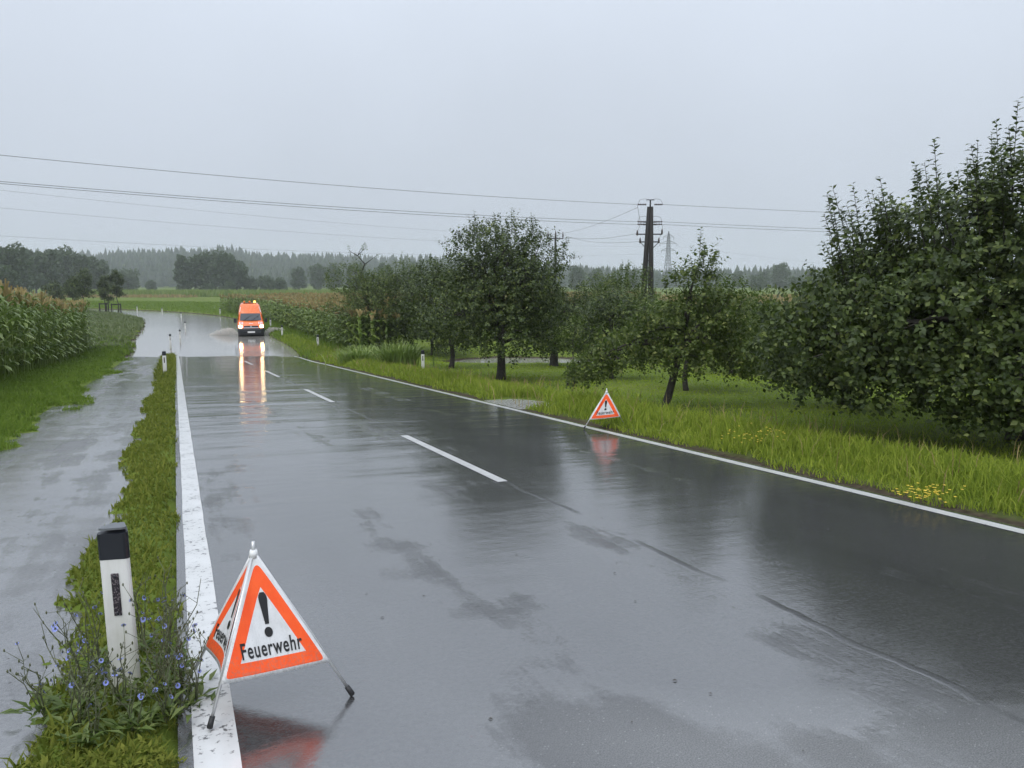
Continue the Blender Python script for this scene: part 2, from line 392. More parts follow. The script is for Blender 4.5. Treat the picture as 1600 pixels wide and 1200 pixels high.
# wet asphalt: a rough dark stone surface under a broken film of water; uv = metres across / along
def wet_asphalt(name, dark, light, film_lo, film_hi, ruts, coarse_v=None):
    t = NT(name); uv = t.uv()
    sp = t.node('ShaderNodeSeparateXYZ'); t.l.new(uv, sp.inputs[0]); u, v = sp.outputs[0], sp.outputs[1]
    agg = t.noise(uv, 160, 3, .7); mid = t.noise(uv, 38, 4, .7)
    vo = t.node('ShaderNodeTexVoronoi', {'Scale': 75.0}); t.l.new(uv, vo.inputs['Vector'])
    patch = t.noise(t.scale(uv, (.9, .28, 1)), 1.0, 5, .6, .4)
    base = t.ramp(t.math('ADD', t.math('ADD', t.math('MULTIPLY', agg, .4), t.math('MULTIPLY', mid, .35)), t.math('MULTIPLY', patch, .25)), [(.36, dark), (.64, light)])
    cs = t.node('ShaderNodeSeparateXYZ'); t.l.new(vo.outputs['Color'], cs.inputs[0])
    chipm = t.math('MULTIPLY', t.math('GREATER_THAN', cs.outputs[0], .94), t.math('LESS_THAN', vo.outputs['Distance'], .32))
    film = t.noise(t.scale(uv, (.9, .10, 1)), 1.6, 8, .62, 0)
    film2 = t.noise(t.scale(uv, (1.1, 1.3, 1)), 1.0, 9, .68, 0)
    fm = t.math('ADD', t.math('MULTIPLY', film, .62), t.math('MULTIPLY', film2, .38))
    if ruts:     # worn wheel tracks hold the water
        for cx in (-2.35, -.85, .85, 2.4):
            g = t.math('DIVIDE', t.math('SUBTRACT', u, cx), .42)
            g = t.math('POWER', 2.718, t.math('MULTIPLY', t.math('MULTIPLY', g, g), -1.0))
            fm = t.math('ADD', fm, t.math('MULTIPLY', g, .075))
        # the right-hand half lies deeper in water
        fm = t.math('ADD', fm, t.mr(u, -.3, .8, 0, .03))
        fm = t.math('ADD', fm, t.mr(v, 22, 42, 0, .12))       # run-off gathers towards the flood
    if coarse_v is not None:
        ed = t.math('ADD', t.math('ADD', v, t.math('MULTIPLY', u, .44)), t.math('MULTIPLY', t.noise(t.scale(uv, (1.5, 3, 1)), 1.0, 3), .35))
        co = t.mr(ed, coarse_v - .25, coarse_v + .35, 1, 0)
        co = t.math('MULTIPLY', co, t.mr(u, -2.3, -1.5, 0, 1))
        fm = t.math('SUBTRACT', fm, t.math('MULTIPLY', co, .16))
        base = t.mix(t.math('MULTIPLY', chipm, t.math('MULTIPLY', co, .8)), base, (.42, .42, .41))
        base = t.mix(t.math('MULTIPLY', co, .75), base, t.ramp(agg, [(.35, (.055, .055, .055)), (.65, (.20, .20, .195))]))
    fm = t.math('ADD', fm, t.math('MULTIPLY', t.math('SUBTRACT', mid, .5), .10))
    fmask = t.mr(fm, film_lo, film_hi, 0, 1)
    # asphalt joints
    if ruts:
        w = t.math('MULTIPLY', t.math('SUBTRACT', t.noise(t.scale(uv, (.1, 1.1, 1)), 1, 4), .5), .22)
        j = t.math('ABSOLUTE', t.math('SUBTRACT', t.math('ADD', u, w), .06))
        jm = t.math('MULTIPLY', t.mr(j, .012, .035, 1, 0), t.mr(t.noise(t.scale(uv, (.2, .8, 1)), 1.0, 3), .42, .55, 0, 1))
        base = t.mix(t.math('MULTIPLY', jm, .8), base, (.008, .008, .008))
        fmask = t.math('MULTIPLY', fmask, t.math('SUBTRACT', 1.0, t.math('MULTIPLY', jm, .8)))
    h = t.math('ADD', agg, t.math('MULTIPLY', vo.outputs['Distance'], .6))
    nb = t.bump(h, .55, .006)
    rip = t.math('ADD', t.noise(t.scale(uv, (1, .8, 1)), 9, 3, .5), t.math('MULTIPLY', t.noise(uv, 34, 2), .35))
    wr_ = t.noise(t.scale(uv, (.7, 3.4, 1)), 2.2, 4, .6, 0)
    rip = t.math('ADD', rip, t.math('MULTIPLY', wr_, t.mr(u, -.8, .8, .9, 1.9)))
    big = t.math('ADD', t.noise(t.scale(uv, (.22, .8, 1)), 1.0, 3, .5), t.math('MULTIPLY', t.noise(t.scale(uv, (.5, 1.9, 1)), 1.0, 2), .35))
    rip = t.math('ADD', rip, t.math('MULTIPLY', big, t.mr(v, 6, 13, 6.0, 20.0) if ruts else 7.0))
    vr = t.node('ShaderNodeTexVoronoi', {'Scale': 4.5}); t.l.new(uv, vr.inputs['Vector'])      # rings of single raindrops
    ring_ = t.math('MULTIPLY', t.math('SINE', t.math('MULTIPLY', vr.outputs['Distance'], 42.0)), t.mr(vr.outputs['Distance'], .10, .38, 1, 0))
    rip = t.math('ADD', rip, t.math('MULTIPLY', ring_, .12))
    nr = t.bump(t.math('ADD', rip, t.math('MULTIPLY', t.math('ADD', agg, mid), t.math('ADD', t.math('MULTIPLY', t.math('SUBTRACT', 1.0, fmask), 2.6), .3))), .10, .012)
    t.put(col=base, rough=.5, spec=.15, nrm=nb, coat=t.mr(fmask, 0, 1, .55, 1.0),
          coatr=t.mr(fmask, 0, 1, .22, .022), coati=2.75, coatn=nr)
    return t.m
M['road'] = wet_asphalt('road_asphalt', (.012, .012, .013), (.085, .085, .086), .395, .475, True, 3.62)
M['path'] = wet_asphalt('path_asphalt', (.035, .035, .037), (.17, .17, .173), .40, .50, False)
def line_paint(name, wear):
    t = NT(name); uv = t.uv()
    n = t.noise(uv, 22, 5, .7); n2 = t.noise(uv, 3.5, 4)
    g = t.math('ADD', t.math('MULTIPLY', n, .7), t.math('MULTIPLY', n2, .3))
    w = t.mr(g, wear, wear + .05, 1, 0)
    tone = t.ramp(n2, [(.3, (.50, .50, .49)), (.7, (.62, .62, .61))])
    t.put(col=t.mix(w, tone, (.09, .09, .09)), rough=.33, nrm=t.bump(n, .3, .004), coat=.5, coatr=.1, coati=1.33)
    return t.m
M['line_paint'] = line_paint('line_paint', .33)
M['line_paint_worn'] = line_paint('line_paint_worn', .40)
M['faint_paint'] = line_paint('faint_paint', .5)
# flood water: turbid, pocked by rain
t = NT('flood_water'); ps = t.pos()
r1 = t.noise(t.scale(ps, (1, .7, 1)), 3.0, 4, .6); r2 = t.noise(ps, 14, 3)
br = t.ramp(t.noise(ps, .12, 3), [(.35, (.22, .21, .19)), (.65, (.30, .285, .26))])
t.put(col=br, rough=.07, ior=1.42, nrm=t.bump(t.math('ADD', r1, t.math('MULTIPLY', r2, .35)), .10, .04)); M['flood_water'] = t.m
t = NT('spray'); t.put(col=(.80, .77, .71), rough=.4); M['spray'] = t.m

# ------------------------------------------------------------------ ground, road, water
def axis_lines(lo, a, b, step, hi, g=1.22):
    c = list(np.arange(a, b + 1e-6, step)); d = step; x = c[-1]
    while x < hi: d *= g; x += d; c.append(min(x, hi))
    d = step; x = c[0]; pre = []
    while x > lo: d *= g; x -= d; pre.append(max(x, lo))
    return np.array(pre[::-1] + c)
def build_ground():
    ys = np.concatenate([np.arange(-14, 14, .22), np.arange(14, 66, .36), np.arange(66, 135, .7)])
    d = .7; ext = []; y = ys[-1]
    while y < 1800: d *= 1.09; y += min(d, 40); ext.append(y)
    ys = np.concatenate([ys, ext])
    xs = axis_lines(-1500, -62, 16, .36, 1300, 1.16)
    X, Y = np.meshgrid(xs, ys)
    # near the camera shear the rows so that the grid follows the road
    Z = ground(X, Y)
    e, s = es(X, Y)
    V = np.stack([X, Y, Z], -1).reshape(-1, 3)
    ny, nx = X.shape
    i = (np.arange(ny - 1)[:, None] * nx + np.arange(nx - 1)[None]).ravel()
    Q = np.stack([i, i + 1, i + nx + 1, i + nx], -1)
    me = tri_mesh('ground', V, Q, smooth=True, uv=np.stack([e.ravel(), s.ravel()], -1))
    return tag(link('ground', me, None, M['meadow_ground']), kind='structure', label='wet green meadow ground falling towards the flood')
build_ground()
def ribbon(name, e0, e1, s0, s1, dz, mat, parent=None, ne=6, ds=.5, jag=0, wavy=True):
    n = max(2, int((s1 - s0) / ds) + 1)
    S = np.linspace(s0, s1, n); E = np.linspace(0, 1, ne)
    EE, SS = np.meshgrid(E, S)
    ev = e0 + (e1 - e0) * EE
    if jag:
        ev = ev + np.where(EE < .01, 1, 0) * jag * (fbm(SS * 1.7, SS * 0 + 3, 3) - .5) - np.where(EE > .99, 1, 0) * jag * (fbm(SS * 1.7, SS * 0 + 9, 4) - .5)
    X, Y = xy(ev, SS)
    Z = zroad(Y) + dz + (.11 * (fbm(X * .5, Y * .16, 77) - .5) * sstep(32, 42, Y) if wavy else 0)
    V = np.stack([X, Y, Z], -1).reshape(-1, 3)
    i = (np.arange(n - 1)[:, None] * ne + np.arange(ne - 1)[None]).ravel()
    Q = np.stack([i, i + 1, i + ne + 1, i + ne], -1)
    me = tri_mesh(name, V, Q, smooth=True, uv=np.stack([ev.ravel(), SS.ravel()], -1))
    return link(name, me, parent, mat)
road = tag(ribbon('road', -3.30, 3.32, -14, 190, 0, M['road'], ne=24), kind='structure', label='wet asphalt road running down into the flood')
path = tag(ribbon('cycle_path', -5.75, -3.62, -14, 170, -.012, M['path'], ne=8), kind='structure', label='narrow wet asphalt cycle path beside the road')
ribbon('edge_line', -3.245, -3.075, -14, 60, .004, M['line_paint_worn'], road, ne=4, ds=.25, jag=.012)
ribbon('edge_line', 3.10, 3.24, -14, 60, .004, M['line_paint'], road, ne=4, ds=.25, jag=.006)
for k in range(-2, 5):
    ribbon('lane_dash', -.055 + .01, .075, -.95 + 10 * k + .0, 3.05 + 10 * k, .004, M['line_paint'], road, ne=3, ds=.2, jag=.008)
def strip_z(X, Y):
    e, s = es(X, Y); n2 = .55 * fbm(X * 3.1, Y * 3.1, 5, 3) + .45 * fbm(X * 13, Y * 13, 25, 2); n = fbm(X * .8, Y * .8, 15, 2)
    up_ = sstep(3.28, 3.42, -e + .34 * (n2 - .5)) * (1 - sstep(3.72, 3.95, -e + .55 * (n2 - .5) + .35 * (n - .5) - .12 * sstep(5, 3.5, s)))
    return zroad(Y) - .045 + up_ * (.075 + .03 * (n2 - .5))
def build_strip():
    S = np.concatenate([np.arange(-6, 16, .05), np.arange(16, 50, .15)]); E = np.linspace(-4.15, -3.2, 32); EE, SS = np.meshgrid(E, S)
    X, Y = xy(EE, SS); V = np.stack([X, Y, strip_z(X, Y)], -1).reshape(-1, 3); ne = len(E)
    i = (np.arange(len(S) - 1)[:, None] * ne + np.arange(ne - 1)[None]).ravel(); Q = np.stack([i, i + 1, i + ne + 1, i + ne], -1)
    return tag(link('verge_strip', tri_mesh('verge_strip', V, Q, smooth=True, uv=np.stack([EE.ravel() - 1, SS.ravel()], -1)), None, M['meadow_ground']), kind='structure', label='narrow grassy strip between road and cycle path')
build_strip()
# faint old marks on the cycle path: one straight, one bowed
def arc_mark(pts, w, name):
    V = []; F = []
    for i, (e, s) in enumerate(pts):
        e2, s2 = pts[min(i + 1, len(pts) - 1)]; e1, s1 = pts[max(i - 1, 0)]
        L = math.hypot(e2 - e1, s2 - s1); ne_, ns = -(s2 - s1) / L * w, (e2 - e1) / L * w
        for sg in (-1, 1):
            x, y = xy(e + ne_ * sg, s + ns * sg); V.append((float(x), float(y), float(zroad(y)) - .012 + .004))
    for i in range(len(pts) - 1): F.append((2 * i, 2 * i + 1, 2 * i + 3, 2 * i + 2))
    me = bpy.data.meshes.new(name); me.from_pydata(V, [], F); me.update()
    l = me.uv_layers.new(name='UVMap')
    for lp in me.loops: l.data[lp.index].uv = (V[lp.vertex_index][0], V[lp.vertex_index][1])
    return link(name, me, path, M['faint_paint'])
arc_mark([(-5.5 + .11 * i, 4.62 - .03 * i + .01 * i * i * .5) for i in range(10)], .012, 'path_mark')
arc_mark([(-5.5 + .13 * i, 4.55 - .045 * i) for i in range(9)], .016, 'path_mark')

def water_sheet(name, poly, z, label):
    me = bpy.data.meshes.new(name); me.from_pydata([(x, y, z) for x, y in poly], [], [tuple(range(len(poly)))]); me.update()
    return tag(link(name, me, None, M['flood_water']), kind='structure', label=label)
water_sheet('flood_water', [(-250, 36), (40, 36), (40, 60), (-10, 130), (-40, 420), (-250, 420)], ZW, 'grey flood water covering the road and cycle path')
# shallow water standing in the road's right-hand gateway
pv = []; 
for k in range(40):
    a = 2 * math.pi * k / 40; rr = 1 + .18 * math.sin(3 * a + .5) + .1 * math.sin(7 * a)
    x, y = xy(4.05 + .8 * rr * math.cos(a), 17.4 + 1.5 * rr * math.sin(a)); pv.append((float(x), float(y), float(-K * y) - .045))
M['puddle_sky_grey'] = plain('puddle_sky_grey', (.26, .255, .25), .28, var=.3, scale=25)  # sky reflection of the gravelly puddle put into its pale grey colour
me = bpy.data.meshes.new('painted_puddle'); me.from_pydata(pv, [], [tuple(range(40))]); me.update()
tag(link('painted_puddle', me, None, M['puddle_sky_grey']), kind='structure', label='gravelly puddle beside the white edge line, its sky reflection painted pale grey')

# ------------------------------------------------------------------ grass
def blades(name, X, Y, h, w, lean, mat, zoff=-.01, seg=2, Z=None):
    n = len(X)
    Z = (ground(X, Y) if Z is None else Z) + zoff
    az = rng.uniform(0, 2 * np.pi, n); la = rng.uniform(0, 2 * np.pi, n)
    sx, sy = np.cos(az) * w / 2, np.sin(az) * w / 2
    lx, ly = np.cos(la) * lean * h, np.sin(la) * lean * h
    hz = h * np.sqrt(np.maximum(.15, 1 - lean ** 2 * .7))
    if seg == 1:
        V = np.stack([np.stack([X - sx, Y - sy, Z], -1), np.stack([X + sx, Y + sy, Z], -1), np.stack([X + lx, Y + ly, Z + hz], -1)], 1)
        T = (np.arange(n)[:, None] * 3 + np.array([0, 1, 2])[None])
    else:
        a, b = .30, .62
        V = np.stack([np.stack([X - sx, Y - sy, Z], -1), np.stack([X + sx, Y + sy, Z], -1),
                      np.stack([X - sx * .8 + lx * a, Y - sy * .8 + ly * a, Z + hz * b], -1), np.stack([X + sx * .8 + lx * a, Y + sy * .8 + ly * a, Z + hz * b], -1),
                      np.stack([X + lx, Y + ly, Z + hz * np.where(lean > .8, .8, 1)], -1)], 1)
        T = (np.arange(n)[:, None, None] * 5 + np.array([[0, 1, 3], [0, 3, 2], [2, 3, 4]])[None])
    me = tri_mesh(name, V.reshape(-1, 3), T.reshape(-1, 3))
    return link(name, me, None, mat)
def scatter(n, e0, e1, s0, s1, power=1.0):
    """points in a strip beside the road, thinning with distance"""
    u = rng.random(n); q0, q1 = max(s0 + 3.0, 1.0), s1 + 3.0
    s = q0 * (q1 / q0) ** (u ** power) - 3.0
    e = rng.uniform(e0, e1, n)
    X, Y = xy(e, s); return X, Y, e, s
def in_view(X, Y, m=3.0): return (Y > 1.2) & (np.abs(X) < Y * .70 + m)
def dist(X, Y): return np.hypot(X, Y)
def grass_right():
    X, Y, e, s = scatter(105000, 3.3, 7.5, 1.0, 62, .9)
    keep = in_view(X, Y) & (ground(X, Y) > ZW + .01)
    q = ((e - 4.05) / .8) ** 2 + ((s - 17.4) / 1.45) ** 2
    keep &= q > .95 + .3 * (vnoise(X * 3, Y * 3, 4) - .5)
    n1 = fbm(X * .5, Y * .5, 21)
    keep &= (e > 3.40 + .25 * vnoise(s * 1.4, s * 0, 8)) & (rng.random(len(X)) < 1 - .95 * sstep(4.5, 6.2, e + 1.2 * (n1 - .5)))
    X, Y, e, s, n1 = X[keep], Y[keep], e[keep], s[keep], n1[keep]
    d = dist(X, Y)
    h = (.09 + .23 * sstep(3.4, 4.3, e)) * (.55 + .75 * rng.random(len(X))) * (.65 + .7 * n1) * (1 - .6 * sstep(4.6, 6.2, e))
    tag(blades('verge_grass', X, Y, h, .006 + .0009 * d, rng.uniform(.15, .95, len(X)), M['grass_long']), 'long fresh green grass along the right road edge', 'grass', kind='stuff')
    X2, Y2, e2, s2 = scatter(800, 3.7, 6.5, 1.0, 50, .9); X2, Y2 = X2[in_view(X2, Y2)], Y2[in_view(X2, Y2)]
    tag(blades('seed_stalks', X2, Y2, rng.uniform(.25, .5, len(X2)), .004 + .0007 * dist(X2, Y2), rng.uniform(.1, .6, len(X2)), M['maize_tassel']), 'dry tan seed stalks standing in the verge grass', 'grass', kind='stuff')
    X, Y, e, s = scatter(210000, 4.9, 32, -4, 60, .85)
    keep = in_view(X, Y) & (ground(X, Y) > ZW + .02) & (Y < 52)
    X, Y = X[keep], Y[keep]; d = dist(X, Y)
    n1 = fbm(X * .8, Y * .8, 31)
    h = (.03 + .05 * rng.random(len(X))) * (.6 + .9 * n1)
    tag(blades('orchard_grass', X, Y, h, (.006 + .0009 * d), rng.uniform(.2, .9, len(X)), M['grass_lawn'], seg=1), 'short bright green lawn under the orchard trees', 'grass', kind='stuff')
grass_right()
def grass_left():
    X, Y, e, s = scatter(60000, -3.98, -3.26, .2, 50, .9)
    g = np.where(s < 46, strip_z(X, Y), ground(X, Y))
    keep = in_view(X, Y) & (g > zroad(Y) - .012) & (g > ZW + .005)
    keep &= rng.random(len(X)) < .12 + 1.15 * fbm(X * 2.4, Y * 2.4, 41)
    X, Y, e, s = X[keep], Y[keep], e[keep], s[keep]; d = dist(X, Y)
    tall = sstep(28, 34, s)
    h = (.022 + .045 * rng.random(len(X))) * (1 + 4.0 * tall) + .05 * sstep(5.5, 3, s) * rng.random(len(X)) + .06 * (rng.random(len(X)) < .08)
    tag(blades('strip_grass', X, Y, h, .009 + .0012 * d, rng.uniform(.3, 1.0, len(X)), M['grass_strip'], Z=np.where(s < 46, strip_z(X, Y), ground(X, Y))), 'low grass and clover on the strip between road and cycle path', 'grass', kind='stuff')
    X, Y, e, s = scatter(120000, -9.2, -5.0, 3, 66, .95)
    g = ground(X, Y)
    keep = in_view(X, Y) & (g > zroad(Y) - .012) & (g > ZW + .015)
    X, Y, e, s = X[keep], Y[keep], e[keep], s[keep]; d = dist(X, Y)
    n1 = fbm(X * .7, Y * .7, 51)
    h = (.07 + .19 * rng.random(len(X))) * (.5 + n1) * (.5 + .5 * sstep(5.4, 6.3, -e))
    tag(blades('path_side_grass', X, Y, h, .007 + .0011 * d, rng.uniform(.2, .95, len(X)), M['grass_left']), 'lush grass bank between the cycle path and the maize', 'grass', kind='stuff')
    # grey-green weeds beyond the maize, down to the flooded bend
    n = 26000
    e = rng.uniform(-16, -4.2, n); s = rng.uniform(54, 132, n); X, Y = xy(e, s); g = ground(X, Y)
    k = g > ZW + .03; X, Y = X[k], Y[k]; d = dist(X, Y); n1 = fbm(X * .25, Y * .25, 61)
    tag(blades('weed_patch', X, Y, (.15 + .38 * n1) * (.4 + .8 * rng.random(len(X))), .07 + .06 * rng.random(len(X)), rng.uniform(.2, .9, len(X)), M['weed']), 'grey green weeds between the maize and the flooded bend', 'weeds', kind='stuff')
    # meadow beyond the bend and right bank under the maize
    n = 60000
    e = np.concatenate([rng.uniform(3.4, 40, n), rng.uniform(3.3, 7.5, 9000)]); s = np.concatenate([rng.uniform(60, 260, n), rng.uniform(44, 90, 9000)])
    X, Y = xy(e, s); g = ground(X, Y); k = (g > ZW + .02) & (Y < 245); X, Y = X[k], Y[k]; d = dist(X, Y)
    tag(blades('meadow_grass', X, Y, .12 + .3 * rng.random(len(X)), .05 + .0009 * d, rng.uniform(.2, .9, len(X)), M['grass_left'], seg=1), 'rough meadow grass beyond the flooded bend', 'grass', kind='stuff')
grass_left()
# tall clumps of arching grass on the right bank
def reed_clump(e, s, rad, h, n, label):
    x0, y0 = xy(e, s); x0, y0 = float(x0), float(y0); z0 = float(ground(x0, y0))
    o = None
    X = x0 + rng.normal(0, rad * .5, n); Y = y0 + rng.normal(0, rad * .5, n)
    az = np.arctan2(Y - y0, X - x0) + rng.normal(0, .7, n); hh = h * (.6 + .5 * rng.random(n)); L = hh * rng.uniform(.15, .8, n)
    w = .03 + .012 * rng.random(n); V = []; T = []
    ts = (0, .3, .6, .85, 1)
    for k, tt in enumerate(ts):
        px = X + np.cos(az) * L * tt ** 2; py = Y + np.sin(az) * L * tt ** 2
        pz = ground(X, Y) - .03 + hh * (tt - .38 * tt ** 3 * (L / hh))
        ww = w * (1 - .8 * tt)
        sa = az + np.pi / 2
        V += [np.stack([px - np.cos(sa) * ww, py - np.sin(sa) * ww, pz], -1), np.stack([px + np.cos(sa) * ww, py + np.sin(sa) * ww, pz], -1)]
    V = np.stack(V, 1); b = np.arange(n)[:, None, None] * 10
    T = np.array([[2 * k, 2 * k + 1, 2 * k + 3] for k in range(4)] + [[2 * k, 2 * k + 3, 2 * k + 2] for k in range(4)])[None] + b
    Vc = V.reshape(-1, 3) - np.array([x0, y0, z0])
    o = link('tall_grass_clump', tri_mesh('tall_grass_clump', Vc, T.reshape(-1, 3)), None, M['reed']); o.location = (x0, y0, z0)
    tag(o, label, 'grass clump', 'tall grass clumps on the right bank')
reed_clump(5.5, 33.4, .8, 1.25, 420, 'tallest upright clump of arching grass beside the road, next to a delineator post')
reed_clump(4.6, 37.2, .8, .85, 420, 'low rounded clump of arching grass right at the road edge')
reed_clump(5.5, 40.2, .9, .95, 380, 'wide clump of arching grass in front of the brownish bush')

# ------------------------------------------------------------------ trees
def unit(v): return v / np.maximum(1e-9, np.linalg.norm(v, axis=-1, keepdims=True))
LEAF = np.array([(0, 0, 0), (-.5, .45, .10), (.5, .45, .10), (0, .5, 0), (0, 1, -.08)])
LEAF_T = np.array([(0, 3, 1), (0, 2, 3), (3, 4, 1), (3, 2, 4)])
CARD = np.array([(-.5, 0, 0), (.5, .15, .12), (.4, .95, 0), (-.45, 1, .12)]); CARD_T = np.array([(0, 1, 2), (0, 2, 3)])
def leaves(P, D, Nn, L, W, tmpl=LEAF, tt=LEAF_T):
    D = unit(D); S = unit(np.cross(D, Nn)); C = np.cross(S, D)
    V = P[:, None] + tmpl[None, :, 0:1] * (S * W[:, None])[:, None] + tmpl[None, :, 1:2] * (D * L[:, None])[:, None] + tmpl[None, :, 2:3] * (C * L[:, None])[:, None]
    n = len(P); T = np.arange(n)[:, None, None] * len(tmpl) + tt[None]
    return V.reshape(-1, 3), T.reshape(-1, 3)
def rand_dir(n): return unit(rng.normal(size=(n, 3)))
def shoots(start, direc, length, k, leaf_len):
    """leaf rosettes along shoots: k leaves each in golden-angle order"""
    n = len(start); direc = unit(direc)
    a = unit(np.cross(direc, rand_dir(n))); b = np.cross(direc, a)
    tpar = (np.arange(k) + .5) / k
    ang = np.arange(k) * 2.4 + rng.uniform(0, 6.28, (n, 1))
    P = start[:, None] + direc[:, None] * (length[:, None] * tpar[None])[..., None]
    rad = a[:, None] * np.cos(ang)[..., None] + b[:, None] * np.sin(ang)[..., None]
    D = rad * .95 + direc[:, None] * .45 + rng.normal(0, .22, (n, k, 3)); D[..., 2] -= .12
    Nn = direc[:, None] * .7 + np.array([0, 0, .7]) + rng.normal(0, .35, (n, k, 3))
    L = leaf_len * rng.uniform(.6, 1.15, (n, k)) * (1 - .35 * tpar[None] ** 3)
    return P.reshape(-1, 3), D.reshape(-1, 3), Nn.reshape(-1, 3), L.ravel()
def crown_lobes(w, h0, h1, n, squash=.7, skew=(0, 0)):
    """lobes filling a crown of width w between heights h0 and h1"""
    lobes = []; H = h1 - h0; zc = (h0 + h1) / 2
    lobes.append((np.array((skew[0], skew[1], zc)), np.array((w * .33, w * .33, H * .40))))
    for i in range(n):
        a = 2.4 * i + rng.uniform(-.4, .4); z = h0 + H * ((i + .5) / n * .80 + .1 + rng.uniform(-.05, .05))
        f = math.sqrt(max(.08, 1 - ((z - (h0 + H * .42)) / (H * .62)) ** 2))
        r = w * .5 * f * rng.uniform(.45, .72)
        lr = w * rng.uniform(.17, .25)
        lobes.append((np.array((math.cos(a) * r + skew[0], math.sin(a) * r + skew[1], z)), np.array((lr, lr, lr * squash))))
    return lobes
def limb_points(a, b, sag=.1, n=5):
    a = np.array(a, float); b = np.array(b, float); out = []
    mid = rng.normal(0, .06, 3) * np.linalg.norm(b - a)
    for i in range(n + 1):
        t_ = i / n; p = a + (b - a) * t_ + mid * math.sin(math.pi * t_); p[2] += sag * math.sin(math.pi * t_) * np.linalg.norm(b - a)
        out.append(p)
    return out
def make_tree(name, loc, label, cat='tree', group=None, width=5, h0=.9, h1=5, n_lobes=9, n_shoots=900, per=9, shoot_len=.4, leaf_len=.1,
              trunk_r=.12, fork=1.0, lean=(0, 0), up=.5, mat='apple_leaf', top_shoots=0, top_len=.7, single_leaves=0, droop=.0, lobes=None, keep=None, skew=(0, 0)):
    x, y = loc; z = float(ground(x, y)); rootz = z
    root = empty(name, (x, y, rootz), 0, label, cat, group)
    lobes = lobes or crown_lobes(width, h0, h1, n_lobes, skew=skew)
    tb = MB()
    fk = np.array((lean[0], lean[1], fork))
    pts = limb_points((0, 0, -.15), fk, 0, 4)
    tb.tube(pts, [trunk_r * f for f in (1.5, 1.08, .95, .88, .85)], 9)
    top = fk + np.array((lean[0] * .4 + skew[0] * .4, lean[1] * .4 + skew[1] * .4, (h1 - fork) * .55))
    tb.tube(limb_points(fk, top, 0, 4), [trunk_r * f for f in (.85, .65, .5, .38, .22)], 7)
    trunk = tb.build('trunk', M['bark'], root, True)
    for (c, r) in lobes[1:]:
        t0 = fk + (top - fk) * rng.uniform(0, .5)
        lb = MB(); lb.tube(limb_points(t0, c, .08, 4), [trunk_r * f for f in (.5, .38, .28, .2, .1)], 6)
        for q in range(4):
            tip = c + rand_dir(1)[0] * r * .8
            lb.tube(limb_points(c - (c - t0) * .25, tip, .05, 3), [trunk_r * f for f in (.18, .13, .08, .04)], 4, False)
        lb.build('limb', M['bark'], root, True)
    # leafy shoots all through the lobes, denser outside
    n_shoots = int(n_shoots * 1.75); leaf_len *= 1.12
    vol = np.array([r[0] * r[1] * r[2] for c, r in lobes]) ** (2 / 3.); pick = rng.choice(len(lobes), n_shoots, p=vol / vol.sum())
    C = np.array([c for c, r in lobes])[pick]; RR = np.array([r for c, r in lobes])[pick]
    d = rand_dir(n_shoots); rr = rng.uniform(.25, 1, n_shoots) ** .45
    st = C + d * RR * rr[:, None]
    ctr = np.array((skew[0], skew[1], (h0 + h1) / 2))
    out = unit(st - ctr)
    dr = out * .7 + np.array((0, 0, up)) + rng.normal(0, .35, (n_shoots, 3)); dr[:, 2] -= droop * (1 - np.clip((st[:, 2] - h0) / (h1 - h0), 0, 1)) * 2
    ln = shoot_len * rng.uniform(.5, 1.3, n_shoots)
    k = st[:, 2] > h0 * .75
    if keep is not None: k &= keep(st + np.array((x, y, rootz)))
    P, D, Nn, L = shoots(st[k], dr[k], ln[k], per, leaf_len)
    sets = [(P, D, Nn, L)]
    if top_shoots:
        d = rand_dir(top_shoots); d[:, 2] = np.abs(d[:, 2]) * .9 + .12; d = unit(d)
        up_l = [i for i, (c, r) in enumerate(lobes) if c[2] > h0 + (h1 - h0) * .42]
        pk = rng.choice(up_l, top_shoots); C = np.array([lobes[i][0] for i in pk]); RR = np.array([lobes[i][1] for i in pk])
        st2 = C + d * RR * .92
        dr2 = np.array((0, 0, 1.0)) + unit(st2 - ctr) * .32 + rng.normal(0, .10, (top_shoots, 3))
        ln2 = top_len * rng.uniform(.45, 1.2, top_shoots)
        if single_leaves:      # near tree: each long shoot with its leaves is a piece of its own
            for a_, d_, l_ in zip(st2, unit(dr2), ln2):
                P1, D1, N1, L1 = shoots(np.zeros((1, 3)), d_[None], np.array([l_]), max(10, int(l_ * 34)), leaf_len * 1.15)
                V1, T1 = leaves(P1, D1, N1, L1, L1 * .62)
                tw = MB(); tw.tube([-d_ * .2, d_ * l_ * .97], [.008, .003], 3, False); b_ = len(V1)
                tq = [(f[0] + b_, f[1] + b_, f[2] + b_) for f in tw.f] + [(f[0] + b_, f[2] + b_, f[3] + b_) for f in tw.f]
                me = tri_mesh('shoot', np.concatenate([V1, np.array(tw.v)]), np.concatenate([T1, np.array(tq)]), np.concatenate([np.zeros(len(T1)), np.ones(len(tq))]))
                o = link('shoot', me, root, [M[mat], M['bark']]); o.location = a_
        else:
            sets.append(shoots(st2, dr2, ln2, 18, leaf_len * 1.02))
            tw = MB()
            for a_, d_, l_ in zip(st2, unit(dr2), ln2): tw.tube([a_ - d_ * .15, a_ + d_ * l_ * .95], [.008, .003], 3, False)
            tw.build('shoots', M['bark'], root)['kind'] = 'stuff'
    P, D, Nn, L = [np.concatenate([s_[i] for s_ in sets]) for i in range(4)]
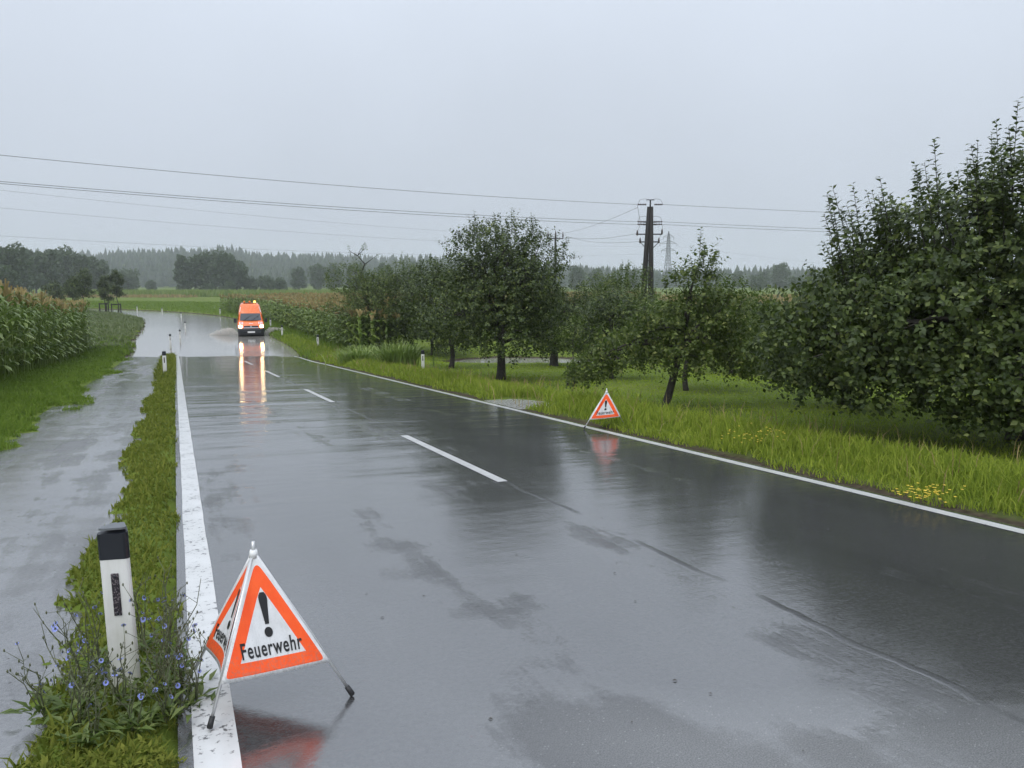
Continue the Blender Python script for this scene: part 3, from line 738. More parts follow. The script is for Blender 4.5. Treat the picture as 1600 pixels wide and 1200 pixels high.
    if single_leaves:      # the leaves that show largest are pieces of their own
        dc = np.linalg.norm(P + np.array((x, y, rootz)) - np.array((0, 0, CAM_H)), axis=1) - .8 * L * 10
        idx = np.argsort(dc)[:single_leaves * 3:3]
        lm = link_leaf_mesh(mat)
        for i in idx:
            dd_ = unit(D[i][None])[0]; ss = unit(np.cross(dd_, Nn[i])[None])[0]; cc = np.cross(ss, dd_); l_ = L[i]
            o = bpy.data.objects.new('leaf', lm); COL.objects.link(o); o.parent = root
            o.matrix_local = Matrix(((ss[0] * l_ * .62, dd_[0] * l_, cc[0] * l_, P[i][0]), (ss[1] * l_ * .62, dd_[1] * l_, cc[1] * l_, P[i][1]), (ss[2] * l_ * .62, dd_[2] * l_, cc[2] * l_, P[i][2]), (0, 0, 0, 1)))
        m = np.ones(len(P), bool); m[idx] = False; P, D, Nn, L = P[m], D[m], Nn[m], L[m]
    V, T = leaves(P, D, Nn, L, L * .66)
    cr = link('crown', tri_mesh('crown', V, T), root, M[mat])
    if single_leaves: cr['kind'] = 'stuff'
    return root
_lm = {}
def link_leaf_mesh(mat):
    if mat not in _lm:
        me = tri_mesh('leaf', LEAF, LEAF_T); me.materials.append(M[mat]); _lm[mat] = me
    return _lm[mat]
OG = 'fruit trees of the orchard'
# the big tree at the right: wide crown hanging almost to the grass, top rising to the right
Lb = []
def lob(x, y, z, rx, rz, ry=None): Lb.append((np.array((x, y, z), float), np.array((rx, ry or rx, rz), float)))
lob(0, 0, 2.5, 2.1, 1.5); lob(-3.1, -.3, 1.6, 1.05, .85); lob(-2.6, -.7, 1.15, .8, .5); lob(-2.0, -.9, 1.9, 1.05, .9); lob(-3.0, .8, 1.35, .9, .6); lob(-1.0, -1.5, 1.3, 1.1, .8)
lob(.6, -1.8, 1.45, 1.2, .9); lob(-1.4, 0, 2.9, 1.05, .8); lob(-2.3, .2, 2.35, .8, .6); lob(-.3, -.7, 3.4, 1.0, .75); lob(.9, -.3, 3.75, 1.1, .75)
lob(2.2, -.5, 3.4, 1.2, .8); lob(2.2, -1.2, 1.8, 1.3, 1.0); lob(2.9, .8, 2.4, 1.2, 1.0); lob(.2, 1.9, 2.3, 1.4, 1.1); lob(-1.5, 1.5, 2.0, 1.2, .9); lob(-.2, -1.7, 2.4, 1.1, .9); lob(-1.7,-1.3,1.05,.7,.45); lob(.2,-2.0,.95,.8,.4)
make_tree('fruit_tree', (7.75, 11.5), 'big dark fruit tree with long upright shoots, its branches hanging almost to the grass', 'tree', OG, 8, .55, 4.4, lobes=Lb,
          n_shoots=4400, per=9, shoot_len=.35, leaf_len=.102, trunk_r=.16, fork=.9, top_shoots=230, top_len=.9, single_leaves=260, droop=.5)
make_tree('fruit_tree', (7.2, 16.6), 'low spreading fruit tree with small leaves, tucked behind the big dark one', 'tree', OG, 4.4, .85, 2.35, 9, 1250, 8, .32, .085, .1, .8, up=.3, mat='apple_leaf_light', droop=.4)
LC = [(np.array(c, float), np.array((r, r * .9, h), float)) for c, r, h in (((.5, 0, 1.7), .8, .7), ((.68, 0, 2.95), .36, .36), ((.55, 0, 2.45), .6, .45), ((1.15, 0, 2.05), .55, .42), ((-.1, 0, 1.85), .6, .42), ((-.75, 0, 1.35), .72, .45),
      ((-1.35, .1, .98), .5, .33), ((1.25, .2, 1.45), .65, .5), ((1.6, 0, 1.05), .45, .36), ((.3, -.5, 1.25), .6, .4), ((0, .8, 1.45), .8, .5), ((.9, .6, 1.6), .7, .5), ((-1.7, .2, .85), .35, .22))]
make_tree('fruit_tree', (3.16, 15.9), 'open fruit tree with a leaning dark trunk behind the far warning triangle', 'tree', OG, 3.4, .7, 3.3, lobes=LC, n_shoots=820, per=8, shoot_len=.32, leaf_len=.095, trunk_r=.085, fork=1.1, lean=(.3, 0), up=.35, mat='apple_leaf_light', top_shoots=24, top_len=.4, droop=.5, skew=(.35, 0))
make_tree('fruit_tree', (4.75, 20.6), 'slim trunked fruit tree seen just right of the leaning one', 'tree', OG, 3.6, .9, 2.7, 9, 650, 8, .36, .10, .07, 1.0, up=.3, mat='apple_leaf_light', droop=.3, skew=(.5, 0))
make_tree('fruit_tree', (3.4, 25.6), 'bushy fruit tree between the stake and the leaning tree', 'tree', OG, 3.2, .6, 2.9, 8, 560, 8, .4, .11, .08, .8, up=.3, mat='apple_leaf', droop=.5)
make_tree('fruit_tree', (8.4, 29.0), 'small fruit tree standing deep in the orchard on a short dark trunk', 'tree', OG, 4.2, .9, 2.7, 9, 600, 8, .42, .12, .1, 1.0, up=.3, mat='apple_leaf_light')
make_tree('fruit_tree', (12.8, 30.0), 'pale round fruit tree in front of the brown field', 'tree', OG, 5.0, .6, 2.3, 10, 700, 8, .42, .12, .1, 1.0, up=.3, mat='apple_leaf_light')
make_tree('fruit_tree', (-.37, 24.8), 'large round fruit tree on a thick straight trunk beside the flooded hollow', 'tree', OG, 4.8, .95, 4.8, 17, 1800, 9, .40, .105, .14, 1.05, up=.55, top_shoots=90, top_len=.6, droop=.4)
make_tree('fruit_tree', (-2.58, 31.8), 'dark fruit tree with a bare slim trunk close behind the delineator post', 'tree', OG, 3.5, 1.1, 4.2, 10, 800, 8, .42, .12, .1, 1.2, up=.5, top_shoots=16, droop=.3)
make_tree('fruit_tree', (1.87, 33.9), 'low branching fruit tree with a swollen trunk foot at the edge of the flooded hollow', 'tree', OG, 4.0, .7, 3.6, 10, 800, 8, .42, .12, .2, .55, up=.4, top_shoots=20, droop=.4)
make_tree('fruit_tree', (5.2, 39.0), 'grey green fruit tree rising behind the others below the power pole', 'tree', OG, 4.6, .9, 4.4, 9, 700, 8, .5, .14, .1, 1.0, up=.6, top_shoots=30, mat='apple_leaf_light')
bushF = make_tree('fruit_tree', (-8.0, 46.5), 'brownish green bushy tree with one crooked branch sticking out above the arching grass', 'tree', OG, 6.0, .4, 5.2, 14, 1700, 8, .5, .13, .12, .9, up=.4, top_shoots=20, mat='apple_leaf_light')
make_tree('fruit_tree', (-4.6, 44.0), 'dense dark bush between the brownish tree and the large round fruit tree', 'bush', OG, 5.2, .4, 5.0, 11, 1300, 8, .45, .13, .1, .8, up=.4, mat='apple_leaf')
b = MB(); pts = [Vector(p) for p in ((-.6, 0, 3.6), (-1.1, .1, 4.6), (-.8, 0, 5.2), (-1.25, .1, 5.7), (-1.0, 0, 6.15))]; b.tube(pts, [.07, .055, .045, .03, .012], 6)
for (i, d_) in ((1, (-.9, 0, .35)), (2, (.7, 0, .5)), (3, (-.5, 0, .3)), (3, (.5, .1, .5))): b.tube([pts[i], pts[i] + Vector(d_)], [.03, .008], 5)
b.build('bare_branch', M['bark'], bushF, True)
P, D, Nn, L = shoots(np.array([(-1.0, 0, 4.9), (-1.3, .1, 5.5), (-2.0, .1, 4.9), (-.2, 0, 5.5), (-1.0, 0, 6.0), (-1.7, .1, 5.9), (-.7, .1, 6.0)]), rand_dir(7) * .5 + np.array((0, 0, .6)), np.full(7, .45), 12, .16)
V, T = leaves(P, D, Nn, L, L * .66); link('leaf_tuft', tri_mesh('leaf_tuft', V, T), bushF, M['apple_leaf_light'])['kind'] = 'stuff'
# young tree with stake
sap = make_tree('sapling', (1.75, 22.1), 'thin young fruit tree tied beside a short wooden stake', 'sapling', None, 1.0, .95, 2.0, 4, 70, 7, .3, .08, .018, 1.0, up=.5, mat='apple_leaf_light')
b = MB(); b.tube([(0, 0, -.1), (.01, 0, .62)], [.045, .04], 8); st = b.build('wooden_stake', M['old_wood']); st.location = (1.62, 22.0, float(ground(1.62, 22.0)))
tag(st, 'short dark wooden stake beside the thin young tree', 'stake')

# far trees: crowns of leaf clumps
def far_crown(w, h0, h1, n, size, lobes_n=10, conical=False):
    lobes = crown_lobes(w, h0, h1, lobes_n, .85)
    vol = np.array([r[0] ** 2 for c, r in lobes]); pick = rng.choice(len(lobes), n, p=vol / vol.sum())
    C = np.array([c for c, r in lobes])[pick]; RR = np.array([r for c, r in lobes])[pick]
    d = rand_dir(n); P = C + d * RR * (rng.uniform(.3, 1.25, n) ** .5)[:, None]
    D = rand_dir(n) + d * .5 + np.array((0, 0, .3)); Nn = d + rng.normal(0, .5, (n, 3))
    L = size * rng.uniform(.5, 1.3, n)
    V, T = leaves(P, D, Nn, L, L * .8, CARD, CARD_T)
    return tri_mesh('crown', V, T)
def trunk_mesh(r, h):
    b = MB(); b.tube([(0, 0, -.3), (.05, 0, h * .5), (0, .05, h)], [r * 1.2, r, r * .6], 7)
    me = bpy.data.meshes.new('trunk'); me.from_pydata(b.v, [], b.f); me.update(); return me
FAR = []
for (w, h0, h1, n, sz, ln_) in ((13, 1.0, 18, 4200, .85, 20), (10, .8, 15, 3300, .8, 17), (8, .5, 19, 3300, .8, 18), (9, .3, 8, 2200, .65, 12)):
    c = far_crown(w, h0, h1, n, sz, ln_); c.materials.append(M['far_leaf'])
    tm = trunk_mesh(.35, h0 + 3); tm.materials.append(M['bark']); FAR.append((c, tm))
def far_tree(px, Y, kind, sc, label, group, sz=1.0, name='broadleaf_tree', cat='tree'):
    x = (px - 800) / FPX * Y; z = float(ground(x, Y))
    root = empty(name, (x, Y, z), rng.uniform(0, 6.28), label, cat, group); root.scale = (sc, sc, sc * sz)
    link('trunk', FAR[kind][1], root); link('crown', FAR[kind][0], root)
GL = 'trees of the grove behind the maize'
far_tree(28, 262, 0, .93, 'dark rounded tree, the biggest at the outer end of the grove behind the maize', GL)
for px, Y, k, sc in ((-30, 250, 1, .9), (78, 300, 1, 1.1), (105, 330, 0, 1.05), (135, 320, 2, .88), (158, 335, 1, 1.0), (62, 330, 2, .98), (8, 235, 3, 1.1), (-80, 280, 0, .95)):
    far_tree(px, Y, k, sc, 'rounded broadleaf tree in the grove behind the tasselled maize', GL)
GM = 'trees of the clump beyond the van'
for px, Y, k, sc in ((292, 345, 2, .93), (322, 352, 0, .98), (352, 350, 0, 1.0), (374, 356, 1, 1.0)):
    far_tree(px, Y, k, sc, 'tall tree in the dense clump standing beyond the green meadow', GM)
GS = 'bushes along the far field edge'
for px, Y, k, sc in ((330, 335, 3, .5), (362, 335, 3, .55), (395, 360, 3, .85), (420, 365, 3, .9), (440, 370, 3, .8), (205, 420, 3, 1.4), (190, 400, 2, .55), (240, 440, 3, .7), (1180, 420, 3, 1.0), (1240, 400, 3, .9)):
    far_tree(px, Y, k, sc, 'low rounded bush along the far edge of the fields', GS, name='field_bush', cat='bush')
GH = 'hazy trees before the forest'
for px, Y, k, sc in ((470, 430, 1, .85), (500, 470, 0, .85), (525, 450, 1, 1.0), (560, 460, 0, .9), (600, 440, 1, 1.0), (640, 480, 0, .9), (690, 460, 1, .9), (900, 480, 0, .8), (930, 500, 1, .9), (985, 470, 1, .8), (1215, 520, 0, .95), (1190, 560, 1, .9), (1262, 540, 1, .9), (1300, 560, 0, .9), (1150, 560, 1, .85), (1100, 520, 1, .8)):
    far_tree(px, Y, k, sc, 'hazy broadleaf tree in the valley before the forested hills', GH)
# young roadside trees in wooden guards
def young_tree(px, Y, h, w, label, guard):
    x = (px - 800) / FPX * Y
    make_tree('young_tree', (x, Y), label, 'young tree', 'young trees along the flooded bend', w, h * .32, h, 7, 260, 6, .55, .26, .07, h * .34, up=.9, mat='apple_leaf')
    if guard:
        z = float(ground(x, Y)); g = empty('tree_guard', (x, Y, z), R(10), 'wooden three-post guard round ' + guard, 'tree guard', 'wooden tree guards')
        for (a, b_) in ((-.62, -.5), (.62, -.5), (0, .6)):
            m = MB(); m.tube([(a, b_, -.2), (a, b_, 1.55)], .085, 8); m.build('post', M['old_wood'], g)
        for (p, q) in (((-.62, -.5), (.62, -.5)), ((.62, -.5), (0, .6)), ((0, .6), (-.62, -.5))):
            m = MB(); A = Vector((p[0], p[1], 1.42)); B = Vector((q[0], q[1], 1.42))
            m.box((A + B) / 2, ((B - A).length + .1, .06, .16), Vector((1, 0, 0)).rotation_difference((B - A).normalized()).to_matrix()); m.build('rail', M['old_wood'], g)
young_tree(186, 114, 6.6, 2.5, 'dark slender young tree in a wooden guard nearest the flooded bend', 'the slender young tree nearest the bend')
young_tree(167, 117, 5.4, 2.0, 'paler young tree in a wooden guard next to the dark slender one', 'the paler young tree')
young_tree(134, 108, 5.9, 3.2, 'round headed young tree rising over the maize tassels', None)
young_tree(117, 125, 5.2, 2.8, 'small round young tree partly behind the round headed one', None)
young_tree(90, 128, 4.6, 3.6, 'squat young tree behind the maize, lower than its neighbours', None)

# forest on the far hills: one mass
def conifer_tmpl():
    V = []; T = []
    for k in range(5):
        z0 = .08 + .17 * k; z1 = z0 + .32; r = .17 * (1 - k / 5.6); n = 7; b = len(V)
        for j in range(n):
            a = 6.283 * j / n + k; rr = r * (1 + .35 * math.sin(j * 2.7 + k * 1.9)); V.append((rr * math.cos(a), rr * math.sin(a), z0 - .02 * (j % 2)))
        V.append((0, 0, min(1, z1)))
        for j in range(n): T.append((b + j, b + (j + 1) % n, b + n))
    return np.array(V), np.array(T)
def forest():
    cv, ct = conifer_tmpl(); n = 11000
    X = rng.uniform(-1050, 860, n); Y = 640 + 560 * rng.random(n) ** .8
    h = (8 + 11 * rng.random(n) ** 1.5) * (.55 + .9 * fbm(X * .02, Y * .02, 71)); wd = rng.uniform(1.2, 2.4, n) * h * .8 + 3
    Z = ground(X, Y); a = rng.uniform(0, 6.28, n)
    ca, sa = np.cos(a)[:, None], np.sin(a)[:, None]
    V = np.stack([X[:, None] + (cv[None, :, 0] * ca - cv[None, :, 1] * sa) * wd[:, None], Y[:, None] + (cv[None, :, 0] * sa + cv[None, :, 1] * ca) * wd[:, None], Z[:, None] + cv[None, :, 2] * h[:, None]], -1)
    T = ct[None] + (np.arange(n) * len(cv))[:, None, None]
    tag(link('forest', tri_mesh('forest', V.reshape(-1, 3), T.reshape(-1, 3)), None, M['conifer']), 'misty conifer forest covering the far hills', 'forest', kind='stuff')
forest()

# ------------------------------------------------------------------ maize
def maize_tmpl(full=True, nl=12, seg=5, wide=1.0, H=2.55, tassel=True):
    b = MB(); b.mi = 0
    if full: b.tube([(0, 0, -.05), (.02, 0, H * .5), (0, .02, H * .92)], [.02, .016, .008], 4, False)
    hs = np.linspace(.35 if full else H * .62, H * .93, nl)
    for i, hz in enumerate(hs):
        az = i * math.pi + random.uniform(-.7, .7); L = random.uniform(.65, .95) * (1 - .35 * max(0, (hz / H - .7) / .3)); w = random.uniform(.035, .052) * wide
        base = len(b.v); ca, sa = math.cos(az), math.sin(az); el = random.uniform(.9, 1.2); V = []
        r = 0; z = hz; dz = 1 / seg
        for k in range(seg + 1):
            t_ = k / seg; ww = w * math.sin(math.pi * min(1, .18 + .82 * (1 - t_) ** .8 * .62 + (.1 if k else 0))) if k < seg else 0
            V += [(ca * r - sa * ww, sa * r + ca * ww, z), (ca * r + sa * ww, sa * r - ca * ww, z + .01)]
            ang = el - t_ * random.uniform(1.9, 2.5)
            r += math.cos(ang) * L * dz; z += math.sin(ang) * L * dz
        b.add(V, [(2 * k, 2 * k + 1, 2 * k + 3, 2 * k + 2) for k in range(seg)])
    if tassel:
        b.mi = 1
        for k in range(7):
            a = 6.283 * k / 7; sp_ = 0.02 if k == 0 else random.uniform(.08, .16); h = random.uniform(.26, .42)
            w = .017 * wide
            p0 = (0, .0, H * .9); p1 = (math.cos(a) * sp_, math.sin(a) * sp_, H * .92 + h)
            b.add([(p0[0] - w, p0[1], p0[2]), (p0[0] + w, p0[1], p0[2]), (p1[0] + w, p1[1] + w, p1[2]), (p1[0] - w, p1[1] - w, p1[2])], [(0, 1, 2, 3)])
    return np.array(b.v), b.f, np.array(b.m)
def maize_field(name, tm, X, Y, sc, label, category='maize field', parent=None):
    Vs, Ts, Ms = [], [], []; off = 0
    kind = rng.integers(0, len(tm), len(X)); Z = ground(X, Y); rot = rng.uniform(0, 6.28, len(X))
    for k, (tv, tf, mi) in enumerate(tm):
        m = kind == k; n = m.sum()
        q = np.array([f if len(f) == 4 else list(f) + [f[-1]] for f in tf])
        tri = np.concatenate([q[:, [0, 1, 2]], q[:, [0, 2, 3]]]); mm = np.concatenate([mi, mi])
        ca, sa = np.cos(rot[m])[:, None], np.sin(rot[m])[:, None]; s_ = sc[m][:, None]
        V = np.stack([X[m][:, None] + (tv[None, :, 0] * ca - tv[None, :, 1] * sa) * s_, Y[m][:, None] + (tv[None, :, 0] * sa + tv[None, :, 1] * ca) * s_, Z[m][:, None] + tv[None, :, 2] * s_], -1)
        Vs.append(V.reshape(-1, 3)); Ts.append((tri[None] + off + (np.arange(n) * len(tv))[:, None, None]).reshape(-1, 3)); Ms.append(np.tile(mm, n)); off += n * len(tv)
    me = tri_mesh(name, np.concatenate(Vs), np.concatenate(Ts), np.concatenate(Ms))
    return tag(link(name, me, None, [M['maize_leaf'], M['maize_tassel']]), label, category, kind='stuff')
FULL = [maize_tmpl() for _ in range(6)]
TOPS = [maize_tmpl(False, 5, 4, 1.1) for _ in range(4)]
WIDE = [maize_tmpl(True, 9, 4, 1.9, 2.35) for _ in range(4)]
WTOP = [maize_tmpl(False, 4, 3, 2.4, 2.35) for _ in range(4)]
def plant_mesh(tp):
    me = bpy.data.meshes.new('maize_plant'); me.from_pydata([tuple(p) for p in tp[0]], [], tp[1]); me.update()
    me.materials.append(M['maize_leaf']); me.materials.append(M['maize_tassel'])
    for p, m_ in zip(me.polygons, tp[2]): p.material_index = int(m_)
    return me
pm = [plant_mesh(f) for f in FULL]
for i, s_ in enumerate(np.arange(17, 55.5, .27)):          # the row that faces the cycle path
    x, y = xy(-8.2 + rng.normal(0, .07), s_ + rng.normal(0, .05)); x, y = float(x), float(y)
    o = link('maize_plant', pm[i % 6]); o.location = (x, y, float(ground(x, y))); o.rotation_euler = (rng.normal(0, .04), rng.normal(0, .04), rng.uniform(0, 6.28)); k = rng.uniform(1.0, 1.18); o.scale = (k, k, k)
    tag(o, 'green maize plant with long drooping leaves in the row facing the cycle path', 'maize plant', 'front row of maize along the cycle path')
def grid(e0, e1, s0, s1, de, ds):
    E, S = np.meshgrid(np.arange(e0, e1, de), np.arange(s0, s1, ds)); e = E.ravel() + rng.normal(0, .07, E.size); s = S.ravel() + rng.normal(0, ds * .3, E.size)
    return e, s
e, s = grid(-13.2, -8.7, 15, 55.5, .72, .28); X, Y = xy(e, s)
maize_field('maize_field', FULL, X, Y, rng.uniform(.95, 1.13, len(X)), 'dense green maize behind the front row beside the cycle path')
e, s = grid(-52, -13.2, 17, 57, .8, .42); s = s - .25 * (-13 - e); X, Y = xy(e, s); k = in_view(X, Y, 4) & (rng.random(len(X)) < np.interp(e, [-52, -20, -13], [.5, .8, 1.0]))
maize_field('maize_tops', TOPS, X[k], Y[k], rng.uniform(.98, 1.15, k.sum()), 'brown tasselled maize tops in the depth of the left field')
# right-hand field beyond the van: begins behind the bank, ends in a square edge at the bend
e, s = grid(6.3, 8.4, 44, 121, .7, .4); X, Y = xy(e, s); k = (s < 116)
maize_field('maize_field', WIDE, X[k], Y[k], rng.uniform(.9, 1.08, k.sum()), 'maize edge standing over the road bank behind the van')
E_, S_ = np.meshgrid(np.arange(8.4, 75, 1.0), np.arange(46, 122, .8)); e = E_.ravel() + rng.normal(0, .2, E_.size); s = S_.ravel() + rng.normal(0, .3, E_.size)
X = P0[0] + DV[0] * s + NV[0] * e; Y = P0[1] + DV[1] * s + NV[1] * e
ee, ss = es(X, Y); k = (ee > 8.0) & (Y > 55) & (ss < 118) & (X < 2 + (Y - 55) * .3)
maize_field('maize_tops', WTOP, X[k], Y[k], rng.uniform(.95, 1.1, k.sum()), 'reddish tasselled maize field stretching behind the van')
# green and brown strips of crops farther out
def crop_strip(name, X0, X1, Y0, Y1, n, label, h, mats, sway=0):
    X = rng.uniform(X0, X1, n); Y = rng.uniform(Y0, Y1, n); 
    o = blades(name, X, Y, h * rng.uniform(.7, 1.1, n), .5 + 0 * X, rng.uniform(.05, .4, n), mats, seg=1)
    tag(o, label, 'crop', kind='stuff')
crop_strip('maize_strip', -140, -40, 235, 262, 9000, 'pale green strip of maize at the far side of the meadow', 2.3, M['reed'])
crop_strip('stubble_strip', -190, -95, 225, 262, 8000, 'tan stubble strip between the maize and the grove', 1.0, M['maize_tassel'])
crop_strip('grain_strip', 36, 130, 150, 190, 9000, 'rust brown field strip seen between the right-hand trees', 1.7, M['maize_tassel'])

# ------------------------------------------------------------------ delineator posts
def make_post(loc, label, h=.86, lean=(0, 0), rz=0, detail=False):
    root = empty('delineator_post', loc, rz, label, 'delineator post', 'white delineator posts along the road')
    root.rotation_euler = (lean[0], lean[1], rz)
    # hollow three-cornered profile: broad face to the traffic, rounded corners, sloping top
    prof = []
    hw, dp = .064, .10
    for (cx, cy, a0, a1) in ((hw - .018, .018, -90, 30), (.016, dp - .014, 30, 150), (-.016, dp - .014, 30, 150), (-hw + .018, .018, 150, 270)):
        for a in np.linspace(a0, a1, 5): prof.append((cx + .018 * math.cos(R(a)), cy + .018 * math.sin(R(a))))
    def prism(z0, z1f, grow, taper0=1.0, taper1=1.0):
        n = len(prof); b = MB(); V = []
        for (x, y) in prof: V.append((x * (1 + grow) * taper0, (y - .04) * (1 + grow) * taper0 + .04, z0))
        for (x, y) in prof: V.append((x * (1 + grow) * taper1, (y - .04) * (1 + grow) * taper1 + .04, z1f(x, y)))
        b.add(V, [tuple(range(n))[::-1], tuple(range(n, 2 * n))] + [(i, (i + 1) % n, n + (i + 1) % n, n + i) for i in range(n)]); return b
    zc = h - (.125 if detail else .15)
    prism(-.2, lambda x, y: zc + .02, 0, 1.04, 1.0).build('body', M['post_plastic'], root, False)
    cap = prism(zc, lambda x, y: h + .18 * y * .6 - .004, .035).build('cap', M['black_plastic'], root, False)
    if detail: prism(h + .012, lambda x, y: h + .021, -.08).build('cap_top', M['galv'], cap)
    b = MB(); b.box((0, -.002, zc - .165 / 1), (.034, .008, .20)); rf = b.build('reflector', M['reflector_foil'], root, bevel=.003)
    if detail:
        for z in (zc - .078, zc - .252):
            b = MB(); b.lathe([(.006, 0), (.006, .003), (.003, .005)], (0, 0, 0), 10); s_ = b.build('screw', M['black_plastic'], rf); s_.rotation_euler = (R(90), 0, 0); s_.location = (0, -.006, z)
    return root
def gz(x, y): return float(ground(x, y))
def face_cam(x, y): return math.atan2(-x, y) * -1 * -1
make_post((-1.80, 3.36, float(strip_z(-1.80, 3.36))), 'leaning white delineator post with dotted reflector standing among blue chicory', .74, (R(-1), R(-1.5), 0), R(8), True)
for (x, y, z, lb, h) in ((-12.46, 27.4, None, 'white delineator post with grey foot on the grass strip beside the cycle path', .92),
                     (-22.45, 50.4, None, 'delineator post rising from tall weeds at the end of the grass strip', .95),
                     (-25.9, 59.9, None, 'delineator post on a small grass island in the flood', .9),
                     (-30.9, 72.7, None, 'delineator post in the flood just past the small grass island', .9),
                     (-41.1, 95.7, None, 'delineator post standing in the flood at the start of the bend', .9),
                     (-52.2, 115.0, None, 'delineator post standing in the flood halfway round the bend', .9),
                     (-59.8, 123.0, None, 'farthest delineator post by the weeds on the inside of the bend', .9),
                     (-3.58, 30.7, None, 'white delineator post beside the tall clump of arching grass', .80),
                     (-12.2, 48.2, None, 'delineator post on the grass bank below the maize edge', .85),
                     (-17.75, 59.3, None, 'delineator post on the flooded bank just in front of the splashing van', .85),
                     (-22.6, 72.0, None, 'delineator post on the bank right behind the orange van', .85),
                     (-39.2, 103.5, None, 'delineator post on the bank below the square maize corner', .85)):
    make_post((x, y, gz(x, y)), lb, h, (0, 0, 0), math.atan2(-x, y) * .6)

# ------------------------------------------------------------------ folding warning triangles
def text_mesh(txt):
    cu = bpy.data.curves.new('lettering', 'FONT'); cu.body = txt; cu.align_x = 'CENTER'; cu.offset = .016; cu.extrude = 0; cu.space_character = 1.12
    o = bpy.data.objects.new('lettering_source', cu); COL.objects.link(o)
    bpy.context.view_layer.update()
    dg = bpy.context.evaluated_depsgraph_get()
    me = bpy.data.meshes.new_from_object(o.evaluated_get(dg)); bpy.data.objects.remove(o); bpy.data.curves.remove(cu)
    V = np.array([v.co[:] for v in me.vertices]); F = [tuple(p.vertices) for p in me.polygons]
    V[:, 0] /= (V[:, 0].max() - V[:, 0].min()); V[:, 1] /= V[:, 1].max(); V[:, 0] -= (V[:, 0].max() + V[:, 0].min()) / 2
    return V, F
TXT = text_mesh('Feuerwehr')
def warning_triangle(feet, apex, label, bag=.024, cut=.235, faces=(0, 1, 2), slack=(0, 0, 0)):
    feet = [Vector(f) for f in feet]; apex = Vector(apex)
    org = (feet[0] + feet[1] + feet[2]) / 3
    root = empty('warning_triangle', org, 0, label, 'warning triangle', 'folding fire brigade warning triangles')
    A = apex - org; Fe = [f - org for f in feet]
    legs = []
    for f in Fe:
        b = MB(); d = (f - A).normalized(); b.tube([A - d * .0, f - d * .03], .0075, 8); lg = b.build('leg', M['steel'], root, True); legs.append(lg)
        b = MB(); b.tube([f - d * .05, f - d * .004, f], [.012, .013, .009], 10); b.build('rubber_foot', M['rubber'], lg, True)
    b = MB(); b.tube([A - Vector((0, 0, .03)), A + Vector((0, 0, .045))], .0085, 8); b.build('top_pin', M['steel'], root, True)
    b = MB(); b.tube([A + Vector((0, 0, -.028)), A + Vector((0, 0, .006))], [.022, .016], 10); b.build('hub', M['white_paint'], root, True)
    ctr = Vector((0, 0, A.z * .4))
    for k in faces:
        f0, f1 = Fe[k], Fe[(k + 1) % 3]
        t0 = A + (f0 - A) * .03; t1 = A + (f1 - A) * .03
        b0 = A + (f0 - A) * (1 - cut); b1 = A + (f1 - A) * (1 - cut)
        nrm = (b1 - b0).cross((t0 + t1) / 2 - b0).normalized()
        if nrm.dot((b0 + b1) / 2 - ctr) < 0: nrm = -nrm
        def surf(u, v, off=0.0):        # u across 0..1 along the bottom, v up 0..1 of the triangle (uv units: side 1)
            hh = v / (s3 / 2); uu = (u - hh * .5) / max(1e-4, 1 - hh) if hh < .995 else .5
            uu = min(1, max(0, uu)); lft = b0.lerp(t0, hh); rgt = b1.lerp(t1, hh)
            p = lft.lerp(rgt, uu)
            sag = -slack[k] * 4 * uu * (1 - uu) * (1 - hh)
            wav = bag * (math.sin(uu * 6.3 + hh * 4) * .25 - 4 * uu * (1 - uu) * .6) * (1 - hh * .6)
            p = p + nrm * (off + .009 + wav + sag) + Vector((0, 0, -.02 * (1 - hh) * 4 * uu * (1 - uu) * (-1 if slack[k] else .25)))
            return p
        N = 22; V = []; U = []; F = []
        for j in range(N + 1):
            hh = j / N
            for i in range(N + 1):
                uu = i / N; u = hh * .5 + uu * (1 - hh); v = hh * s3 / 2
                V.append(surf(u, v) if hh < .999 else (t0 + (t1 - t0) * uu + nrm * .009)); U.append((u, v))
        for j in range(N):
            for i in range(N): q = j * (N + 1) + i; F.append((q, q + 1, q + N + 2, q + N + 1))
        org_k = root
        me = tri_mesh('cloth', np.array([tuple(p) for p in V]), np.array(F), smooth=True, uv=np.array(U))
        cl = link('cloth', me, root, M['sign_cloth']); so = cl.modifiers.new('thickness', 'SOLIDIFY'); so.thickness = .002; so.offset = -1
        flip = -1 if nrm.dot((b1 - b0).cross((t0 + t1) / 2 - b0)) < 0 else 1
        def mk(name, pts, Fm):
            m = bpy.data.meshes.new(name); m.from_pydata([tuple(surf(.5 + (x - .5) * flip, y, .0025)) for x, y in pts], [], Fm); m.update()
            return link(name, m, cl, M['ink'])
        mk('lettering', [(.5 + x * .55, .142 + y * .112) for x, y, _ in TXT[0]], TXT[1])
        n = 14; pts = []; Fm = []
        for j in range(n + 1):
            v = .362 + (.595 - .362) * j / n; w = np.interp(j / n, [0, .75, .9, 1], [.017, .036, .034, .016])
            pts += [(.5 - w, v), (.5 + w, v)]
        mk('exclamation_stroke', pts, [(2 * j, 2 * j + 1, 2 * j + 3, 2 * j + 2) for j in range(n)])
        pts = [(.5, .303)] + [(.5 + .037 * math.cos(2 * math.pi * i / 20), .303 + .037 * math.sin(2 * math.pi * i / 20)) for i in range(20)]
        mk('exclamation_dot', pts, [(0, 1 + i, 1 + (i + 1) % 20) for i in range(20)])
    return root
def rz_(p, dz=.004): return (p[0], p[1], float(zroad(p[1])) + dz)
apx = at(396, 861, 3.36)
